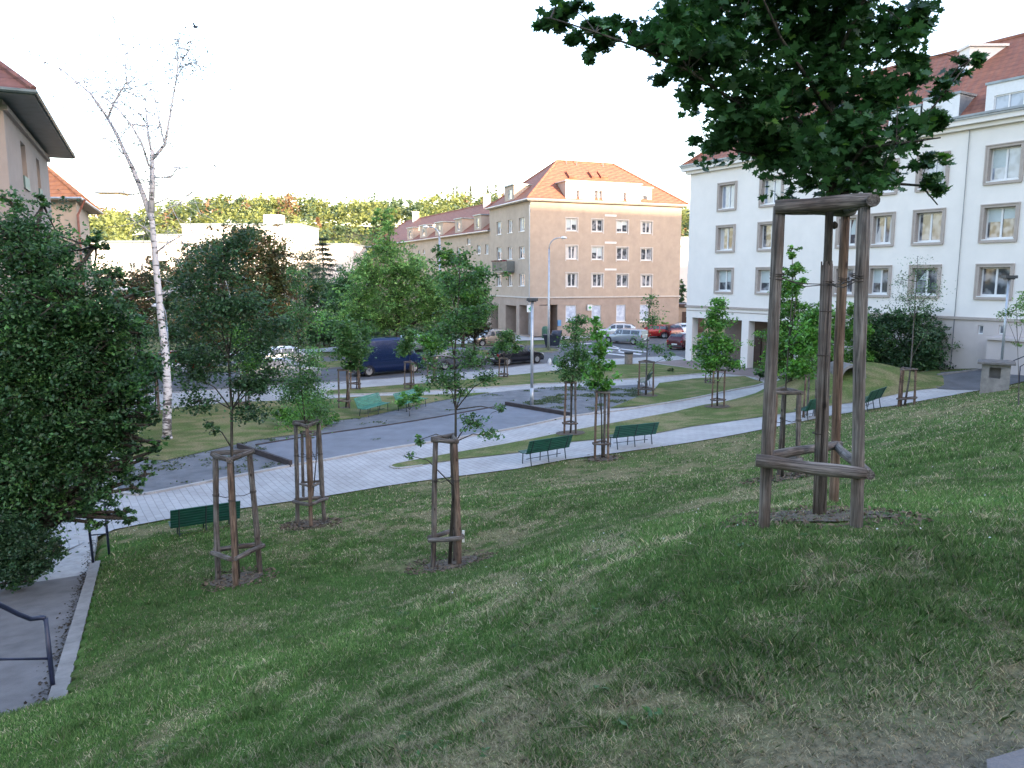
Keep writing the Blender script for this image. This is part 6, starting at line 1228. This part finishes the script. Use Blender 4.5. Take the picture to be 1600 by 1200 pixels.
c=G(982,570); t=thing('litter_bin',tuple(c),'round pebbled litter bin with a dark rim at the crossing','litter bin'); mb=MB(); mb.lathe((c[0],c[1],c[2]),[(.27,0),(.29,.05),(.30,.78),(.3,.8)],18); mb.build('drum','bin_brown',t,smooth=True); mb=MB(); mb.lathe((c[0],c[1],c[2]+.802),[(.33,0),(.34,.1),(.31,.17),(.1,.19)],18); mb.build('rim','lamp_dark',t,smooth=True)
c=G(852,529); t=thing('recycling_bin',tuple(c),'small green bin standing in the arcade behind the curved street lamp','bin'); mb=MB(); mb.lathe(c,[(.3,0),(.36,.1),(.38,1.0),(.28,1.25),(.1,1.3)],12); mb.build('body','plastic_green',t)
c=G(866,570); t=thing('carrier_bag',tuple(c+np.array([0,0,.02])),'green and white bag lying at the kerb in front of the black car','bag'); mb=MB(); mb.lathe(c+np.array([.1,0,0]),[(.2,0),(.26,.2),(.2,.45),(.08,.62)],9); mb.build('bag','plastic_green',t); mb=MB(); mb.lathe(c+np.array([-.33,0,0]),[(.12,0),(.16,.2),(.1,.4),(.04,.48)],8); mb.build('paper','bag_white',t)
# stone pillar
c=G(1553,611); t=thing('stone_pillar',tuple(c),'grey stone pillar with a square niche and a flat cap at the right','pillar',None,R(-32)); H=at_y(1553,563,c[1])[2]-c[2]; w_=.47
mb=MB(); z0,z1=H*.46,H*.80
for b_ in ((-w_,w_,-w_,w_,-.3,z0),(-w_,-w_*.45,-w_,w_,z0,z1),(w_*.35,w_,-w_,w_,z0,z1),(-w_*.45,w_*.35,-.1,w_,z0,z1),(-w_,w_,-w_,w_,z1,H*.9)): mb.box(*b_)
mb.build('shaft','concrete',t,world=False); mb=MB(); k=w_*1.32; mb.add([(-k,-k,H*.902),(k,-k,H*.902),(k,k,H*.902),(-k,k,H*.902),(-k,-k,H*.96),(k,-k,H*.96),(k,k,H*.96),(-k,k,H*.96),(-k*.6,-k*.6,H),(k*.6,-k*.6,H),(k*.6,k*.6,H),(-k*.6,k*.6,H)],[(3,2,1,0),(0,1,5,4),(1,2,6,5),(2,3,7,6),(3,0,4,7),(4,5,9,8),(5,6,10,9),(6,7,11,10),(7,4,8,11),(8,9,10,11)]); mb.build('cap','stone_cap',t,world=False)
# concrete tunnel on the mound
c=at_y(1328,600,MOUND[1]-1.5); zc_=T1(c[0],c[1]); t=thing('play_tunnel',(c[0],c[1],zc_),'rounded concrete tunnel mouth set in the grassy mound','play tunnel'); mb=MB(); k=18; vs=[]
for (yy,rr) in ((-.3,.62),(-.3,.5),(1.4,.5),(1.6,.62)):
    for j in range(k): th=2*math.pi*j/k; vs.append((c[0]+rr*math.cos(th),c[1]+yy,zc_+.02+rr*math.sin(th)))
mb.add(vs,[(i*k+j,i*k+(j+1)%k,(i+1)*k+(j+1)%k,(i+1)*k+j) for i in range(3) for j in range(k)]+[(3*k+j,3*k+(j+1)%k,(j+1)%k,j) for j in range(k)]); mb.build('pipe','concrete',t,smooth=False); pass
# handrails on the ramp
def rail(label,posts,mid=True,ext=None):
    b=posts[0][0]; t=thing('handrail',tuple(b),label,'handrail','dark steel handrails beside the ramp'); mb=MB(); r=.024
    for a,tp in posts: m=MB(); m.tube([np.array(a)-[0,0,.1],tp],r*1.05,8); m.build('post','rail_metal',t,smooth=True)
    tops=[p[1] for p in posts]; 
    path=(ext or [])+tops if ext else tops
    mb.tube(path,r,8); mb.build('top_rail','rail_metal',t,smooth=True)
    m=MB(); m.tube([p[0]+(np.array(p[1])-p[0])*.42 for p in posts],.014,6) if mid and len(posts)>1 else None
    if m.v: m.build('middle_rail','rail_metal',t,smooth=True)
    return t
def post_px(px,py,z,h=1.05): a=at_z(px,py,z); return a,a+np.array([0,0,h])
a1=at_z(84,1080,1.66); t1=a1+np.array([0,0,at_y(71,966,a1[1])[2]-a1[2]]); a2=a1+dirk*1.7+side*.0; a2=np.array([*at_y(-2,1135,a1[1]-1.35)[:2],1.95]); 
# a second post just inside the left edge, closer to us
p2=at_z(2,1138,2.0); t2=np.array([p2[0],p2[1],at_y(-60,925,p2[1])[2]]);
a1t=at_y(71,966,a1[1]); b1=at_y(48,967,a1[1]-.15); b2=at_y(8,949,a1[1]-.4); b3=at_y(-60,915,a1[1]-.9)
t=thing('handrail',tuple(a1),'dark steel handrail with a curved top at the lower left corner','handrail','dark steel handrails beside the ramp')
m=MB(); m.tube([a1-[0,0,.15],a1t],.027,10); m.build('post','rail_metal',t,smooth=True)
m=MB(); m.tube([at_z(-8,1150,2.0)-[0,0,.2],at_y(-32,1000,at_z(-8,1150,2.0)[1]),b3+np.array([.2,0,-.0])],.027,10); m.build('post','rail_metal',t,smooth=True)
m=MB(); m.tube([a1t+np.array([0,0,.0]),a1t+np.array([-.03,-.01,.012]),b1,(b1+b2)/2+np.array([0,0,-.008]),b2,b3],.027,10); m.build('top_rail','rail_metal',t,smooth=True)
m=MB(); m.tube([at_y(77,1029,a1[1]),at_y(0,1030,a1[1]-.3),at_y(-40,1031,a1[1]-.5)],.015,8); m.build('middle_rail','rail_metal',t,smooth=True)
# leaf litter along the ramp kerb and the landing edge
n=700; al_=rng.uniform(-2.5,8,n); ac_=.1+np.abs(rng.normal(size=n))*.09; pr=k0[None]+dirk[None]*al_[:,None]+side[None]*ac_[:,None]; pr[:,2]=np.where(al_>.75,pr[:,2]-.05,np.interp(al_,[-3.4,.75],[lv[0][2],lz])+.006)
o=leaf_mesh('leaf_litter',pr,.02+.035*rng.random(n),np.array([[.05,.04,.03]])*(.4+1.2*rng.random((n,1))),None,asp=.7,matn='chips',horiz=3); tag(o,'dark dirt and leaf litter gathered along the ramp kerb','litter',kind='stuff')
p1=at_z(146,880,.52); p2=at_z(171,869,.36); q1=at_y(133,775,p1[1]); q2=at_y(163,785,p2[1])
rail('dark steel handrail with two posts at the foot of the ramp',[(p1,q1),(p2,q2)])
# railing at the right edge
c=G(1585,606); t=thing('handrail',tuple(c),'thin dark railing by the steps at the right edge','handrail'); mb=MB(); e0=at_y(1572,600,31);
for px,pb,ptp,Y in ((1592,603,572,31),(1612,598,560,30)): mb.tube([at_y(px,pb,Y),at_y(px+2,ptp,Y)],.022,6)
mb.tube([at_y(1594,580,31),at_y(1594,573,31),at_y(1612,562,30)],.02,6); mb.tube([at_y(1570,569,31.5),at_y(1612,552,30)],.02,6); mb.build('rails','rail_metal',t)
# bird
p=at_y(305,42,32); t=thing('bird',tuple(p),'small dark bird flying in the white sky above the birch','bird'); mb=MB(); mb.lathe((p[0],p[1],p[2]-.1),[(.01,0),(.05,.06),(.055,.14),(.02,.22)],8); mb.v=[(p[0]+(z-p[2]),y,p[2]+(x-p[0])) for x,y,z in mb.v]; mb.add([(p[0]-.04,p[1],p[2]),(p[0]+.05,p[1],p[2]),(p[0]+.02,p[1]-.25,p[2]+.12),(p[0]-.05,p[1]-.12,p[2]+.08)],[(0,1,2,3)]); mb.add([(p[0]-.04,p[1],p[2]),(p[0]+.05,p[1],p[2]),(p[0]+.02,p[1]+.25,p[2]+.12),(p[0]-.05,p[1]+.12,p[2]+.08)],[(0,1,2,3)]); mb.build('body','skin_bird',t)
# ---------------------------------------------------------------- grass and flowers
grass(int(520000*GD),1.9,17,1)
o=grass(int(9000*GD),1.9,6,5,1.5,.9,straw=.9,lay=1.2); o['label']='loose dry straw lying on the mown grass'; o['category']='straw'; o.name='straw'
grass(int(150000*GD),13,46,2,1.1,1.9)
n=110; r=np.exp(rng.uniform(math.log(5),math.log(16),n)); a=rng.uniform(R(-5),R(36),n); x=r*np.sin(a); y=r*np.cos(a); z,b_=TG(x,y); k=~b_
for poly_,nm in POLYS: k&=~inside(poly_,x,y)
o=leaf_mesh('clover_flowers',np.c_[x,y,z+.05][k],.010+.009*rng.random(k.sum()),np.full((k.sum(),3),.6),None,asp=.9); tag(o,'tiny white clover heads scattered in the grass','flowers',kind='stuff')
# broad leaved weeds in the lawn
n=200; r=np.exp(rng.uniform(math.log(2.0),math.log(12),n)); a=rng.uniform(R(-34),R(36),n); x=r*np.sin(a); y=r*np.cos(a); z,b_=TG(x,y); k=(~b_)&(fbm(x*.8,y*.8,55,3)>.48)
for poly_,nm in POLYS: k&=~inside(poly_,x,y)
x,y,z=x[k],y[k],z[k]; q=np.repeat(np.c_[x,y,z+.018],9,0)+rng.normal(size=(len(x)*9,3))*np.array([.018,.018,.005]); sc_=np.repeat(.6+.7*rng.random(len(x)),9)
o=leaf_mesh('weeds',q,(.022+.02*rng.random(len(q)))*sc_,np.array([[.055,.125,.035]])*(.6+.8*rng.random((len(q),1))),None,asp=.42,horiz=1.3,matn='leaf'); tag(o,'small broad leaved weeds scattered through the mown grass','weeds',kind='stuff')
# weeds growing on the gravel
n=2600; wp=[]
while len(wp)<n:
    px=rng.uniform(200,1000); py=rng.uniform(604,760); 
    if rng.random()<.5: px,py=rng.uniform(800,1000),rng.uniform(606,640)
    q=at_z(px,py,0)[:2]; wp.append(q)
wp=np.array(wp); inn=np.zeros(n,bool)
for poly_,nm in POLYS:
    if nm=='gravel': inn|=inside(poly_,wp[:,0],wp[:,1])
for poly_,nm in POLYS:
    if nm=='gravel_court': inn&=~(inside(poly_,wp[:,0],wp[:,1])&(rng.random(n)<.97))
inn&=fbm(wp[:,0]*.9,wp[:,1]*.9,3,3)>.5
wp=wp[inn]; off=rng.normal(size=(len(wp),14,2))*.12; pp=(wp[:,None]+off).reshape(-1,2); zz=T(pp[:,0],pp[:,1])+.065
o=leaf_mesh('gravel_weeds',np.c_[pp,zz],.06+.06*rng.random(len(pp)),np.array([[.07,.10,.035]])*(.7+.6*rng.random((len(pp),1))),None,asp=.6,horiz=1.2); tag(o,'patches of low weeds growing through the gravel','weeds',kind='stuff')
